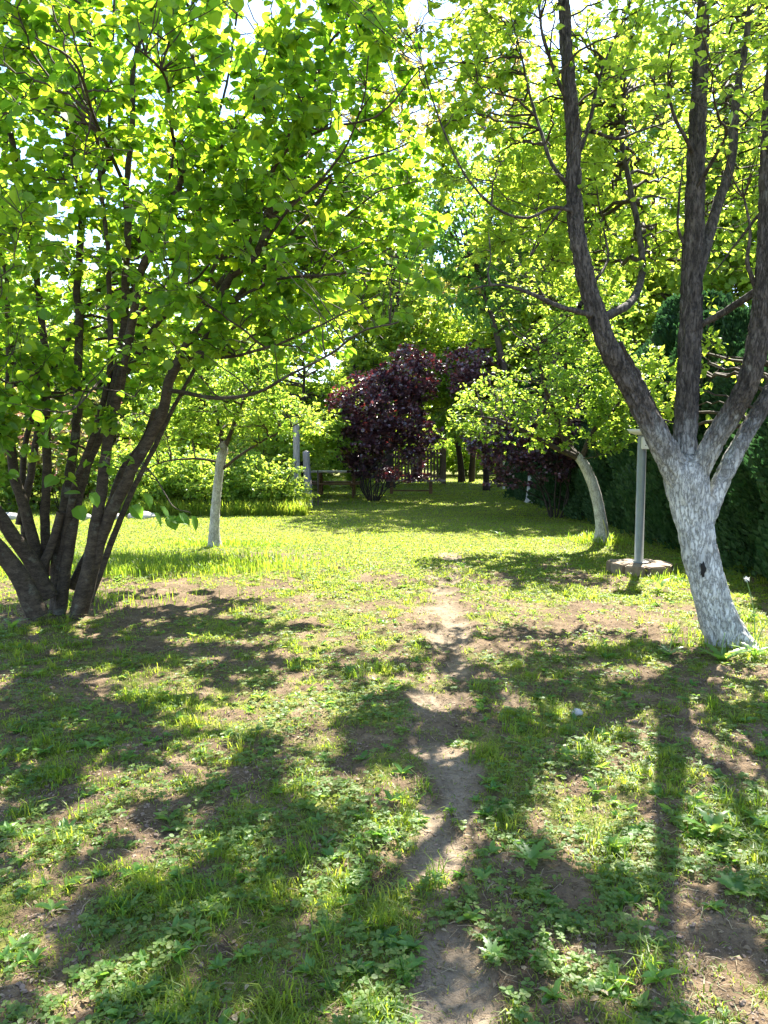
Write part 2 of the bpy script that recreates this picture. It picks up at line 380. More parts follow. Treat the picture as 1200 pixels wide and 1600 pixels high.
M['bark_pear'] = barkmat('pear_bark', (.026,.021,.018), (.125,.105,.09), (.15,.14,.12), (.62,.62,.59), (1.3, 1.9), 1.0, (22, 22, 6))
M['bark_small'] = barkmat('whitewashed_bark', (.07,.05,.035), (.17,.13,.09), (.22,.22,.16), (.52,.50,.45), (1.45, 1.8), .6, (24, 24, 9))
M['bark_hazel'] = barkmat('hazel_bark', (.032,.023,.016), (.09,.068,.047), (.14,.14,.11), None, bump=.35, sc_=(10, 10, 22))
M['bark_dark'] = barkmat('dark_bark', (.025,.018,.014), (.06,.045,.035), None, None, bump=.4, sc_=(14, 14, 6))
M['twig'] = barkmat('twig_bark', (.035,.026,.018), (.09,.068,.048), None, None, bump=.2, sc_=(30, 30, 30))
M['wood_grey'] = barkmat('weathered_wood', (.24,.21,.19), (.42,.38,.34), None, None, bump=.35, sc_=(26, 26, 2.0))
M['wood_brown'] = barkmat('brown_wood', (.16,.09,.05), (.30,.18,.11), None, None, bump=.3, sc_=(3, 26, 26))
M['wood_dark'] = barkmat('dark_fence_wood', (.10,.068,.052), (.19,.14,.11), None, None, bump=.3, sc_=(26, 26, 3))
M['wood_sunlit'] = barkmat('sunlit_board', (.55,.50,.43), (.72,.66,.58), None, None, bump=.2, sc_=(3, 26, 26))  # pale board colour raised to stand in for sunlight on the table top

def plain(name, col, rough=.5, metal=0., var=.15, nscale=12, bump=0.1):
    m, nt, o = mat(name); n = noise(nt, nscale, 6, objvec(nt))
    r = ramp(nt, [(.3, tuple(c*(1-var) for c in col)), (.7, tuple(min(1, c*(1+var)) for c in col))], n.outputs['Fac'])
    p = nt.nodes.new('ShaderNodeBsdfPrincipled'); nt.links.new(r.outputs[0], p.inputs['Base Color']); p.inputs['Roughness'].default_value = rough; p.inputs['Metallic'].default_value = metal
    b = nt.nodes.new('ShaderNodeBump'); b.inputs['Strength'].default_value = bump; b.inputs['Distance'].default_value = .005; nt.links.new(n.outputs['Fac'], b.inputs['Height']); nt.links.new(b.outputs[0], p.inputs['Normal'])
    nt.links.new(p.outputs[0], o.inputs[0]); return m
M['metal'] = plain('galvanised_pipe', (.20,.21,.20), .55, .4, .12, 9)
M['brick'] = plain('concrete_block', (.19,.14,.095), .9, 0, .25, 14, .5)
M['plastic'] = plain('socket_plastic', (.6,.58,.52), .5, 0, .06, 8)
M['black'] = plain('dark_hole', (.012,.010,.008), .9, 0, .2, 20)
M['white'] = plain('white_enamel', (.55,.55,.54), .4, 0, .05, 8)
M['stone'] = plain('field_stone', (.36,.34,.31), .85, 0, .3, 10, .6)
M['petal'] = plain('seed_fluff', (.7,.7,.68), .9, 0, .05, 30)
M['stalk'] = plain('green_stalk', (.16,.26,.07), .6, 0, .2, 20)
M['redstalk'] = plain('rope', (.45,.42,.12), .6, 0, .2, 20)

# ------------------------------------------------------------------ ground
def path_x(y): return .085*y-.03+.06*np.sin(y*1.3)
def gz(x, y):
    x = np.asarray(x, float); y = np.asarray(y, float)
    z = .10*(fbm(x*.35+3, y*.35, s=1, o=3)-.5)+.05*(fbm(x*1.6, y*1.6, s=2, o=3)-.5)
    near = smooth(16, 8, y)
    z = z+near*(.06*(fbm(x*6, y*6, s=4, o=4)-.5)+.034*(fbm(x*22, y*22, s=6, o=3, g=.65)-.5))*(1-.75*pathm(x, y))
    z = z-.03*pathm(x, y)*smooth(14, 9, y)
    z = z+.10*np.exp(-((x-3.55)**2+(y-12.55)**2)/.35)
    return z
def pathm(x, y):
    wd = .04+.14*fbm(x*2+5, y*2, s=12, o=2)+.05*smooth(4, 7, y)
    d = np.abs(x-path_x(y)+.22*(fbm(y*1.9, x*.5, s=13, o=2)-.5))
    m = 1-smooth(wd*.5, wd*1.6, d)
    gap = np.exp(-((y-4.3)/.35)**2)+.6*np.exp(-((y-8.2)/.4)**2)+1.3*(smooth(.5, .62, fbm(x*5, y*3.5, s=71, o=3)))
    return m*(1-.85*np.clip(gap, 0, 1))*smooth(13.0, 11.2, y)
def veg(x, y):
    """0 bare soil .. 1 full grass"""
    n = fbm(x*1.7+1, y*1.3+7, s=21, o=4, g=.6)
    n2 = fbm(x*7.5, y*6.0, s=25, o=4, g=.65)
    base = .56+1.5*(n-.5)+2.3*(n2-.5)
    base = base+.05-.07*smooth(7, 4, y)
    far = smooth(8.5, 12.5, y+.6*(n-.5)*4)
    # worn soil right of the hazel and around the pear
    bare = np.exp(-((x+2.2)/1.5)**2-((y-8.6)/1.6)**2)*.65+np.exp(-((x+1.9)/1.0)**2-((y-3.1)/.5)**2)*.35+np.exp(-((x-1.6)/.9)**2-((y-6.7)/.6)**2)*.3
    bare = bare+np.exp(-((x+2.0)/1.1)**2-((y-11.3)/.8)**2)*1.0
    base = base+far*.9-bare
    base = base-1.1*pathm(x, y)
    return np.clip(base, 0, 1)
def axis(a0, segs):
    out = [a0]
    for end, s0, s1 in segs:
        a = out[-1]; L = end-a
        while out[-1] < end-1e-6:
            t = (out[-1]-a)/L; out.append(min(end, out[-1]+s0*(1-t)+s1*t))
    return np.array(out)
gy = axis(-12, [(-1, 1.5, .3), (1.6, .3, .02), (4.5, .016, .022), (9, .022, .05), (20, .05, .3), (70, .3, 3), (260, 3, 30)])
gxp = axis(0, [(3.2, .017, .03), (8, .03, .3), (40, .3, 3), (220, 3, 30)]); gx = np.concatenate([-gxp[:0:-1], gxp])
X, Y = np.meshgrid(gx, gy); Z = gz(X.ravel(), Y.ravel())
Vv = veg(X.ravel(), Y.ravel()); Pm = pathm(X.ravel(), Y.ravel())
mb = MB(); nx_, ny_ = len(gx), len(gy)
i, j = np.meshgrid(np.arange(ny_-1), np.arange(nx_-1), indexing='ij')
q = np.stack([i*nx_+j, i*nx_+j+1, (i+1)*nx_+j+1, (i+1)*nx_+j], -1).reshape(-1)
mb.add(np.stack([X.ravel(), Y.ravel(), Z], 1), q, np.full((nx_-1)*(ny_-1), 4))
m, nt, o = mat('garden_soil')
at = nt.nodes.new('ShaderNodeAttribute'); at.attribute_name = 'veg'; ap = nt.nodes.new('ShaderNodeAttribute'); ap.attribute_name = 'path'
ov = objvec(nt); n1 = noise(nt, 3, 8, ov, .6); n2 = noise(nt, 40, 6, ov, .65); n3 = noise(nt, 140, 3, ov)
soil = ramp(nt, [(.3, (.07,.048,.029)), (.55, (.135,.096,.058)), (.75, (.22,.163,.105))], n1.outputs['Fac']).outputs[0]
spk = ramp(nt, [(.35, (.55,.5,.46)), (.5, (1, 1, 1)), (.72, (1.25,1.2,1.1))], n2.outputs['Fac']).outputs[0]
soil = mix(nt, 1.0, soil, spk, 'MULTIPLY')
pth = ramp(nt, [(.35, (.15,.115,.078)), (.65, (.26,.205,.145))], n1.outputs['Fac']).outputs[0]
vo = nt.nodes.new('ShaderNodeTexVoronoi'); vo.feature = 'DISTANCE_TO_EDGE'; vo.inputs['Scale'].default_value = 7.5
wv = mix(nt, .12, ov, n1.outputs['Color']); nt.links.new(wv, vo.inputs['Vector'])
ck = ramp(nt, [(0, (.55,.5,.47)), (.015, (1, 1, 1))], vo.outputs['Distance']).outputs[0]
pth = mix(nt, .55, pth, mix(nt, 1.0, pth, ck, 'MULTIPLY')); pth = mix(nt, .6, pth, mix(nt, 1.0, pth, spk, 'MULTIPLY'))
moss = ramp(nt, [(.3, (.06,.08,.018)), (.5, (.115,.13,.022)), (.7, (.18,.18,.035))], n2.outputs['Fac']).outputs[0]
vf = ramp(nt, [(.35, (0, 0, 0)), (.95, (.85,.85,.85))], at.outputs['Fac']).outputs[0]
base = mix(nt, vf, soil, moss); base = mix(nt, ap.outputs['Fac'], base, pth)
p = nt.nodes.new('ShaderNodeBsdfPrincipled'); nt.links.new(base, p.inputs['Base Color']); p.inputs['Roughness'].default_value = .95; p.inputs['Specular IOR Level'].default_value = .15
hh = mix(nt, .4, n2.outputs['Fac'], n3.outputs['Fac']); b = nt.nodes.new('ShaderNodeBump'); b.inputs['Strength'].default_value = 1.0; b.inputs['Distance'].default_value = .02
nt.links.new(hh, b.inputs['Height']); nt.links.new(b.outputs[0], p.inputs['Normal']); nt.links.new(p.outputs[0], o.inputs[0])
g = mb.build('ground', m)
for nm, arr in (('veg', Vv), ('path', Pm)):
    a = g.data.attributes.new(nm, 'FLOAT', 'POINT'); a.data.foreach_set('value', arr.astype(np.float32))
tag(g, kind='structure')

def onground(x, y, dz=0): return np.array([x, y, float(gz(np.array([x]), np.array([y]))[0])+dz])

# ------------------------------------------------------------------ grass, clover, litter (uncountable)
def scatter(n, d0, d1, rg, pw=1.0, wide=.62):
    """log distributed in depth so that screen density stays even"""
    y = d0*(d1/d0)**(rg.rand(n)**pw); x = (rg.rand(n)*2-1)*(y*wide+.5); return x, y
def blades(mb, x, y, h, wd, rg, rnd, lean=.5, mat=0):
    n = len(x); z = gz(x, y)-.004
    a = rg.rand(n)*2*np.pi; D = np.stack([np.cos(a), np.sin(a), np.zeros(n)], 1); S = np.stack([-np.sin(a), np.cos(a), np.zeros(n)], 1)
    B = np.stack([x, y, z], 1); ln = (lean*(.2+rg.rand(n)))[:, None]; hh = h[:, None]; up = np.array([[0, 0, 1.]])
    m1 = B+up*hh*.55+D*hh*ln*.35; t = B+up*hh*(.95-.45*ln**1.5)+D*hh*ln*1.15; w2 = wd[:, None]
    V = np.stack([B-S*w2*.5, B+S*w2*.5, m1+S*w2*.42, m1-S*w2*.42, t], 1).reshape(-1, 3)
    F = (np.array([0,1,2,3, 3,2,4])[None]+(np.arange(n)*5)[:, None]).ravel()
    mb.add(V, F, np.tile([4, 3], n), mat, np.repeat(rnd, 2), smooth=False)
mb = MB(); rg = np.random.RandomState(3)
# loose tufts
def tufts(n, d0, d1, hs, k, rad, wide=.62, thr=.3, lean=.8):
    x, y = scatter(n, d0, d1, rg, wide=wide); v = veg(x, y); cl = fbm(x*2.2, y*2.2, s=33, o=3)
    m = (v > thr+.5*rg.rand(n)) & (cl > .40+.1*rg.rand(n)); x, y = x[m], y[m]; n = len(x)
    X = np.repeat(x, k)+rg.normal(size=n*k)*rad; Y = np.repeat(y, k)+rg.normal(size=n*k)*rad
    h = np.repeat(hs*(.5+.9*rg.rand(n)), k)*(.5+.7*rg.rand(n*k)); r = np.repeat(rg.rand(n)*.6, k)+rg.rand(n*k)*.4
    blades(mb, X, Y, h, (.0032+.00045*Y)*(.7+.6*rg.rand(n*k)), rg, r, lean)
tufts(4200, 1.7, 9, .05, 20, .022, lean=1.2)
tufts(1900, 1.7, 10, .09, 24, .026, thr=.35, lean=1.0)
tufts(3500, 1.7, 9, .04, 10, .03, thr=.05, lean=1.3)
# short turf
n = 170000; x, y = scatter(n, 1.7, 11, rg); v = veg(x, y); m = rg.rand(n) < v*1.0+.04; x, y = x[m], y[m]; n = len(x)
blades(mb, x, y, .014+.026*rg.rand(n)**1.5, .0022+.0006*y, rg, rg.rand(n)*.9, 1.4)
n = 300000; x, y = scatter(n, 8.0, 42, rg); v = veg(x, y); m = rg.rand(n) < v; x, y = x[m], y[m]; n = len(x)
blades(mb, x, y, (.016+.026*rg.rand(n)**2)*(1+.02*y), .002+.0009*y, rg, np.clip(.1+.5*rg.rand(n)+.6*(fbm(x*.8, y*.8, s=41)-.3), 0, 1), 1.2)
# taller fringe round the hazel, the lamp base, the trunks and along the border
def fringe(cx, cy, rx, ry, n, h):
    x = cx+rg.normal(size=n)*rx; y = cy+rg.normal(size=n)*ry
    blades(mb, x, y, h*(.4+.8*rg.rand(n)), .002+.0007*y, rg, rg.rand(n)*.7, .6)
fringe(-3.4, 10.3, 1.0, .4, 9000, .17); fringe(-3.0, 7.9, .5, .3, 500, .12); fringe(3.6, 9.6, .4, .3, 500, .14); fringe(3.5, 12.4, .25, .2, 600, .16)
fringe(2.9, 6.15, .35, .2, 350, .13); fringe(-2.7, 12.6, .5, .25, 1200, .12)
gr = mb.build('grass', [M['grass']]); tag(gr, 'green grass, loose tufts in front and short lawn farther back', 'grass', kind='stuff')
# clover and small weeds
mb = MB(); rg = np.random.RandomState(5)
n = 34000; x, y = scatter(n, 1.7, 12, rg); v = veg(x, y); cl = fbm(x*3.6+9, y*3.6, s=51, o=3)
m = (v > .05+.4*rg.rand(n)) & (cl > .40+.12*rg.rand(n)); x, y = x[m], y[m]; n = len(x)
z = gz(x, y)+.012+.035*rg.rand(n)*smooth(.45, .6, fbm(x*3, y*3, s=52))+.01*rg.rand(n); L = (.011+.011*rg.rand(n)**2)*(1+.05*y); a0 = rg.rand(n)*6.28
tl = nrm(np.array([0, 0, 1.])+rg.normal(size=(n, 3))*.28); r0 = rg.rand(n)
for k in range(3):
    a = a0+k*2.094; D = np.stack([np.cos(a), np.sin(a), .1+0*a], 1); leaves(mb, np.stack([x, y, z], 1)+D*.001, D, tl, L, T_SIX, r0, 0, rg)
m = y < 5; Pst = np.stack([np.stack([x[m], y[m], z[m]-.04], 1), np.stack([x[m]+.004, y[m], z[m]-.015], 1), np.stack([x[m], y[m], z[m]], 1)], 1)
tubes(mb, Pst, np.full(Pst.shape[:2], .0007), 3, 1)
cv = mb.build('clover', [M['clover'], M['stalk']]); tag(cv, 'small three-lobed clover leaves spread through the worn grass', 'clover', kind='stuff')
# low broadleaf weeds (rosettes too many to count)
mb = MB(); rg = np.random.RandomState(6)
n = 1500; x, y = scatter(n, 1.8, 13, rg, wide=.6); v = veg(x, y); m = v > .15+.35*rg.rand(n); x, y = x[m], y[m]; n = len(x); k = 9
X = np.repeat(x, k); Y = np.repeat(y, k); s_ = np.repeat(.6+.9*rg.rand(n), k); a = rg.rand(n*k)*6.28; el = .25+.8*rg.rand(n*k)
D = np.stack([np.cos(a), np.sin(a), el], 1); P = np.stack([X, Y, gz(X, Y)+.003], 1); L = .04*s_*(.5+.8*rg.rand(n*k))
leaves(mb, P, D, np.tile([0, 0, 1.], (n*k, 1))+rg.normal(size=(n*k, 3))*.2, L, tmpl_oval(.2), np.repeat(rg.rand(n), k), 0, rg)
wd_ = mb.build('weeds', [M['weed']]); tag(wd_, 'low broad leaved weeds scattered over soil and grass', 'weeds', kind='stuff')
# soil crumbs
mb = MB(); rg = np.random.RandomState(8)
bm = bmesh.new(); bmesh.ops.create_icosphere(bm, subdivisions=1, radius=1); IV = np.array([v.co[:] for v in bm.verts]); IF = np.array([[v.index for v in f.verts] for f in bm.faces]); bm.free()
def crumbs(mb, x, y, r, mat=0, flat=.6, sink=.3):
    n = len(x); V = IV[None]*(1+.35*rg.normal(size=(n, len(IV), 1)))*r[:, None, None]*np.array([1, 1, flat])*(.7+.6*rg.rand(n, 1, 3))
    V = V+np.stack([x, y, gz(x, y)+r*sink], 1)[:, None]
    mb.add(V.reshape(-1, 3), (IF[None]+(np.arange(n)*len(IV))[:, None, None]).ravel(), np.full(n*len(IF), 3), mat, np.repeat(rg.rand(n), len(IF)), smooth=False)
n = 60000; x, y = scatter(n, 1.7, 10, rg); v = veg(x, y); cl = fbm(x*2.6, y*2.6, s=61, o=3); m = (rg.rand(n) > v*1.1) & (cl > .42) & (rg.rand(n) > .45*pathm(x, y)); x, y = x[m], y[m]; n = len(x)
crumbs(mb, x, y, .0018+.007*rg.rand(n)**4+.0003*y, sink=.1)
mc = plain('soil_crumb', (.20,.14,.10), .95, 0, .35, 30, .5)
tag(mb.build('soil_crumbs', [mc]), 'brown crumbs of dry soil strewn between the grass', 'soil', kind='stuff')
# dry stalks and bits
mb = MB(); n = 16000; x, y = scatter(n, 1.7, 11, rg); a = rg.rand(n)*6.28; L = .012+.06*rg.rand(n)**3; z = gz(x, y)+.004
d = np.stack([np.cos(a)*L, np.sin(a)*L, rg.rand(n)*.25*L], 1); A = np.stack([x, y, z], 1); mid = A+d*.5+np.stack([0*x, 0*x, .12*L], 1)+rg.normal(size=(n, 3))*L[:, None]*.06
tubes(mb, np.stack([A, mid, A+d], 1), np.repeat((.0007+.0006*rg.rand(n)+.00012*y)[:, None], 3, 1), 3, 0, rg.rand(n))
tag(mb.build('dry_stalks', [M['straw']]), 'dry straw coloured stalks and twigs lying on the soil', 'litter', kind='stuff')

# fallen leaves and petals
mb = MB(); rg = np.random.RandomState(9); n = 2200; x, y = scatter(n, 1.7, 11, rg); a = rg.rand(n)*6.28
leaves(mb, np.stack([x, y, gz(x, y)+.006], 1), np.stack([np.cos(a), np.sin(a), rg.rand(n)*.4-.1], 1), np.array([0, 0, 1.])+rg.normal(size=(n, 3))*.35, .010+.022*rg.rand(n)**2, T_OVAL, rg.rand(n), 0, rg)
tag(mb.build('fallen_leaves', [M['straw']]), 'small dry brown leaves fallen on the soil and grass', 'litter', kind='stuff')

# ------------------------------------------------------------------ pear tree in front, right
def path3(pp): return np.array([PT(a, b, c) for a, b, c in pp])
base = onground(2.87, 6.15)
pear = empty('pear_tree', base, 'old pear tree with thick whitewashed trunk and spreading dark limbs, nearest tree on the right', 'tree', 'whitewashed fruit trees')
nodes, nr = [], []
def part(parent, origin, name, pts, rad, material, seg=20, step=.04, amp=.006, use=True, **k):
    mb = MB(); P, r = limb(mb, pts, rad, seg, step, amp, **k); o = mb.build(name, [material], parent, origin)
    return P[::3], r[::3], o
def addn(t, frm=0):
    nodes.append(t[0][frm:]); nr.append(t[1][frm:])
k = dict(fx=30, fz=5)
b2 = base+np.array([0, 0, -.08])
tr = part(pear, base, 'trunk', [b2, PT(1120, 960, 6.13), PT(1099, 890, 6.1), PT(1085, 820, 6.1), PT(1076, 765, 6.1), PT(1072, 735, 6.1), PT(1070, 712, 6.12)], [.172, .152, .147, .148, .168, .16, .09], M['bark_pear'], 120, .010, .013, flare=.26, s=3, fx=17, fz=3.5)
l1 = part(pear, base, 'limb', path3([(1070, 765, 6.1), (1047, 718, 6.05), (1022, 672, 6.0), (985, 605, 5.95), (952, 545, 5.9), (925, 470, 5.9), (905, 385, 5.9), (897, 300, 5.95), (895, 200, 6.0), (886, 90, 6.05), (881, 0, 6.1), (872, -160, 6.2), (880, -330, 6.3)]),
          [.11, .112, .10, .086, .08, .074, .067, .06, .058, .054, .05, .035, .012], M['bark_pear'], 72, .014, .016, s=11, **k); addn(l1, 30)
l1b = part(pear, base, 'limb', path3([(1058, 735, 6.25), (1042, 690, 6.28), (1010, 625, 6.25), (985, 572, 6.15), (968, 535, 6.05)]), [.07, .06, .052, .045, .02], M['bark_pear'], 56, .014, .018, s=17, **k)
l2 = part(pear, base, 'limb', path3([(1074, 765, 6.1), (1070, 700, 6.15), (1073, 620, 6.2), (1080, 500, 6.25), (1083, 400, 6.3), (1086, 320, 6.3), (1090, 200, 6.35), (1096, 80, 6.4), (1100, -20, 6.4), (1110, -160, 6.5), (1100, -300, 6.5)]),
          [.105, .098, .095, .09, .086, .082, .07, .062, .05, .034, .012], M['bark_pear'], 72, .014, .016, s=23, **k); addn(l2, 40)
l3 = part(pear, base, 'limb', path3([(1082, 775, 6.1), (1105, 708, 6.0), (1142, 648, 5.9), (1172, 590, 5.8), (1190, 500, 5.75), (1200, 400, 5.7), (1204, 300, 5.7), (1206, 200, 5.7), (1215, 60, 5.7), (1240, -100, 5.8), (1250, -250, 5.8)]),
          [.09, .085, .085, .088, .088, .085, .08, .072, .06, .04, .012], M['bark_pear'], 72, .014, .016, s=29, **k); addn(l3, 30)
l4 = part(pear, base, 'limb', path3([(1098, 822, 6.2), (1122, 762, 6.25), (1150, 705, 6.3), (1185, 645, 6.35), (1225, 570, 6.4), (1260, 470, 6.5), (1270, 350, 6.6), (1290, 200, 6.7)]), [.085, .078, .072, .07, .065, .055, .04, .02], M['bark_pear'], 56, .014, .012, s=31, **k); addn(l4, 20)
def br(pp, r0, r1, seg=12, s=1, name='branch', root=pear, org=base, material=M['bark_pear'], amp=.004, step=.04, **kk):
    P = path3(pp); n = len(P); t = part(root, org, name, P, np.linspace(r0, r1, n), material, seg, step, amp, s=s, wob=.012, fx=30, fz=12, **kk); addn(t); return t
br([(1084, 450, 6.3), (1098, 400, 6.3), (1118, 335, 6.4), (1140, 265, 6.5), (1148, 180, 6.6), (1162, 90, 6.7), (1175, -20, 6.8)], .055, .025, 16, 41)
br([(1095, 508, 6.25), (1130, 488, 6.1), (1165, 465, 5.9), (1192, 448, 5.8)], .03, .032, 14, 43)
br([(1182, 452, 5.78), (1168, 410, 5.7), (1172, 360, 5.65), (1160, 300, 5.6)], .022, .008, 10, 44)
br([(948, 498, 5.9), (915, 490, 5.85), (872, 478, 5.8), (828, 458, 5.75), (788, 446, 5.7), (762, 446, 5.7), (735, 452, 5.65)], .026, .008, 12, 45)
br([(766, 446, 5.7), (762, 425, 5.7), (768, 400, 5.75), (765, 360, 5.8)], .012, .004, 8, 46)
br([(935, 500, 5.9), (955, 490, 5.98), (985, 472, 6.2), (1000, 440, 6.5), (1002, 400, 6.7), (996, 340, 6.8), (984, 290, 6.9), (972, 225, 7.0), (975, 150, 7.1)], .04, .02, 16, 47)
br([(888, 290, 5.95), (862, 255, 6.0), (842, 195, 6.1), (826, 140, 6.2), (815, 90, 6.2), (800, 30, 6.2)], .02, .007, 10, 48)
br([(895, 330, 5.9), (862, 324, 5.8), (822, 340, 5.7), (775, 324, 5.6), (730, 278, 5.5), (692, 200, 5.45), (664, 120, 5.4), (648, 40, 5.4)], .016, .005, 10, 49)
br([(896, 250, 5.98), (908, 232, 6.0), (924, 180, 6.1), (935, 130, 6.2), (965, 50, 6.3), (985, 10, 6.4)], .022, .008, 10, 50)
br([(925, 205, 6.1), (962, 216, 6.3), (1000, 203, 6.4), (1045, 190, 6.5)], .018, .008, 10, 51)
br([(1068, 380, 6.3), (1058, 350, 6.2), (1062, 290, 6.1), (1068, 240, 6.1)], .016, .006, 10, 52)
br([(897, 310, 5.95), (868, 340, 6.0), (830, 400, 6.1), (845, 355, 6.2), (830, 310, 6.2)], .014, .004, 8, 53)
br([(1088, 250, 6.35), (1070, 210, 6.2), (1048, 160, 6.1), (1045, 90, 6.0), (1060, 30, 6.0)], .02, .007, 10, 54)
br([(1190, 330, 5.7), (1150, 380, 5.9), (1120, 420, 6.0), (1105, 430, 6.05)], .014, .004, 8, 55)
br([(905, 480, 5.9), (930, 440, 6.2), (950, 400, 6.5), (940, 340, 6.8), (930, 280, 7.0)], .02, .006, 10, 56)
br([(1085, 300, 6.3), (1120, 240, 6.0), (1140, 200, 5.8), (1170, 130, 5.7)], .02, .007, 10, 57)
br([(893, 170, 6.0), (870, 120, 5.9), (850, 60, 5.8), (842, 0, 5.8), (830, -80, 5.8)], .02, .007, 10, 58)
br([(882, 0, 6.1), (920, -60, 6.3), (960, -140, 6.6), (980, -220, 6.8)], .025, .008, 10, 59)
br([(1100, -20, 6.4), (1040, -100, 6.7), (1000, -200, 7.1), (960, -330, 7.4)], .03, .008, 10, 60)
br([(872, -100, 6.2), (800, -180, 5.9), (740, -240, 5.6), (700, -320, 5.5)], .025, .008, 10, 61)
br([(1240, -100, 5.8), (1180, -180, 5.4), (1120, -260, 5.0)], .025, .008, 10, 62)
# knot hole and the split at the foot
mbk = MB(); ck_ = PT(1099, 890, 5.945); th_ = np.linspace(0, 2*np.pi, 25)[:-1]; hw_ = np.stack([.017*np.cos(th_)*(1+.35*np.sin(3*th_+1)), 0*th_, .058*np.sin(th_)*(1+.2*np.cos(5*th_))], 1); bmI = MB()
bmI.add(np.vstack([hw_+[0, .02, 0], hw_*.8+[0, -.012, 0], [[0, .0, 0]]])+ck_, [v for i in range(24) for v in (i, (i+1) % 24, 24+(i+1) % 24, 24+i)]+[v for i in range(24) for v in (24+i, 24+(i+1) % 24, 48)], [4]*24+[3]*24); bmI.build('knot_hole', [M['black']], pear, base)
E_ = lambda px, py, Y, rx, ry, rz, wt=1.0: (PT(px, py, Y), np.array([rx, ry, rz]), wt)
mb = MB()
LEAFP = dict(t=T_OVAL, L=.068, tilt=.6, r1=.014, r2=.005)
n = grow(mb, np.vstack(nodes), np.concatenate(nr), [E_(950, 180, 6.9, 1.7, 1.2, 1.7, 1.0), E_(1150, 150, 6.8, 1.0, 1.3, 1.7, .9), E_(800, 250, 6.4, .8, 1.0, 1.1, 1.0), E_(1000, -150, 6.6, 2.0, 1.7, 1.0, .8), E_(1110, 380, 7.2, .7, .6, .6, .8),
       E_(720, -60, 5.9, .9, 1.1, .9, .7), E_(690, 130, 6.6, .6, .8, .7, 1.3), E_(1190, 0, 5.2, .9, .9, 1.0, .5), E_(1000, 60, 5.2, .9, .4, .6, .25), (np.array([2.0, 7.7, 4.2]), np.array([1.3, 1.0, 1.2]), .8), (np.array([1.2, 7.3, 5.4]), np.array([1.1, 1.0, 1.0]), 1.0), (np.array([2.3, 8.9, 4.5]), np.array([1.6, 1.1, 1.3]), 1.0), E_(1110, 600, 6.9, .45, .3, .5, 4.0), E_(1020, 610, 7.6, .5, .4, .45, 2.5), (np.array([3.4, 7.6, 5.0]), np.array([1.1, 1.2, 1.2]), .8)],
       290, 5200, LEAFP, 101, cull=.96, shell=.05, per=14, spread=.9)
print('pear leaves', n)
mb.build('crown', [M['twig'], M['pear']], pear, base)

# ------------------------------------------------------------------ hazel, left: many stems
hb = onground(-3.35, 7.3)
hazel = empty('hazel_tree', hb, 'big many-stemmed hazel with round leaves filling the left side of the garden', 'tree')
nodes, nr = [], []
def hs(pp, r0, r1, s, name='stem', seg=24):
    P = path3(pp); n = len(P); r0 *= .78; r1 *= .85; t = part(hazel, hb, name, P, r0+(r1-r0)*np.linspace(0, 1, n)**.8, M['bark_hazel'], seg, .035, .0035 if r0 > .03 else .001, s=s, wob=.03, fx=12, fz=3); addn(t, len(t[0])//4); return t
H0 = 7.3
hs([(128, 955, 7.2), (150, 870, 7.15), (170, 815, 7.1), (212, 722, 7.0), (248, 650, 6.9), (262, 600, 6.85), (290, 545, 6.8), (330, 490, 6.7), (362, 432, 6.6), (395, 405, 6.5), (418, 350, 6.4), (428, 270, 6.3), (470, 170, 6.2), (500, 100, 6.1), (525, 20, 6.1), (540, -80, 6.1)], .088, .02, 1)
hs([(275, 575, 6.85), (310, 545, 6.9), (350, 485, 6.9), (400, 430, 6.9), (445, 380, 6.9), (490, 330, 7.0), (520, 280, 7.0)], .05, .015, 2)
hs([(118, 965, 7.1), (135, 900, 7.1), (150, 820, 7.1), (163, 740, 7.1), (175, 650, 7.1), (187, 560, 7.1), (196, 480, 7.1), (200, 400, 7.1), (198, 300, 7.15), (205, 200, 7.2), (208, 100, 7.2), (235, 10, 7.3), (245, -100, 7.4)], .088, .02, 3)
hs([(178, 640, 7.0), (195, 560, 6.9), (210, 480, 6.8), (222, 420, 6.7), (245, 370, 6.6), (270, 320, 6.6), (285, 280, 6.5), (320, 210, 6.4), (325, 160, 6.4), (300, 80, 6.4), (305, -40, 6.4)], .062, .018, 4)
hs([(92, 960, 7.3), (105, 880, 7.35), (120, 800, 7.4), (132, 740, 7.45), (148, 700, 7.5), (170, 655, 7.5), (190, 600, 7.6), (222, 540, 7.7), (260, 490, 7.8), (320, 440, 7.9), (345, 400, 8.0), (400, 330, 8.0), (440, 270, 8.1)], .08, .016, 5)
hs([(85, 965, 7.4), (92, 880, 7.5), (100, 800, 7.5), (112, 720, 7.6), (122, 620, 7.6), (124, 520, 7.6), (122, 430, 7.6), (128, 330, 7.6), (118, 270, 7.6), (104, 200, 7.6), (98, 110, 7.6), (88, 20, 7.7), (85, -80, 7.8)], .08, .022, 6)
hs([(130, 310, 7.6), (150, 285, 7.6), (166, 250, 7.6), (172, 180, 7.5), (176, 80, 7.5), (180, -20, 7.5)], .035, .012, 7)
hs([(70, 900, 7.5), (70, 800, 7.5), (74, 700, 7.5), (72, 600, 7.5), (66, 500, 7.5), (58, 420, 7.5), (45, 350, 7.4), (28, 270, 7.3), (12, 200, 7.2), (-5, 130, 7.1), (-10, 40, 7.0)], .068, .02, 8)
hs([(60, 960, 7.0), (28, 900, 6.9), (-10, 850, 6.8), (-60, 810, 6.7), (-130, 740, 6.6), (-170, 640, 6.6), (-180, 500, 6.6), (-160, 350, 6.6), (-170, 200, 6.6)], .13, .03, 9)
hs([(78, 935, 7.2), (45, 870, 7.2), (10, 820, 7.1), (-30, 760, 7.1), (-60, 660, 7.1), (-65, 540, 7.1), (-50, 400, 7.1), (-60, 250, 7.1), (-70, 100, 7.1)], .11, .03, 10)
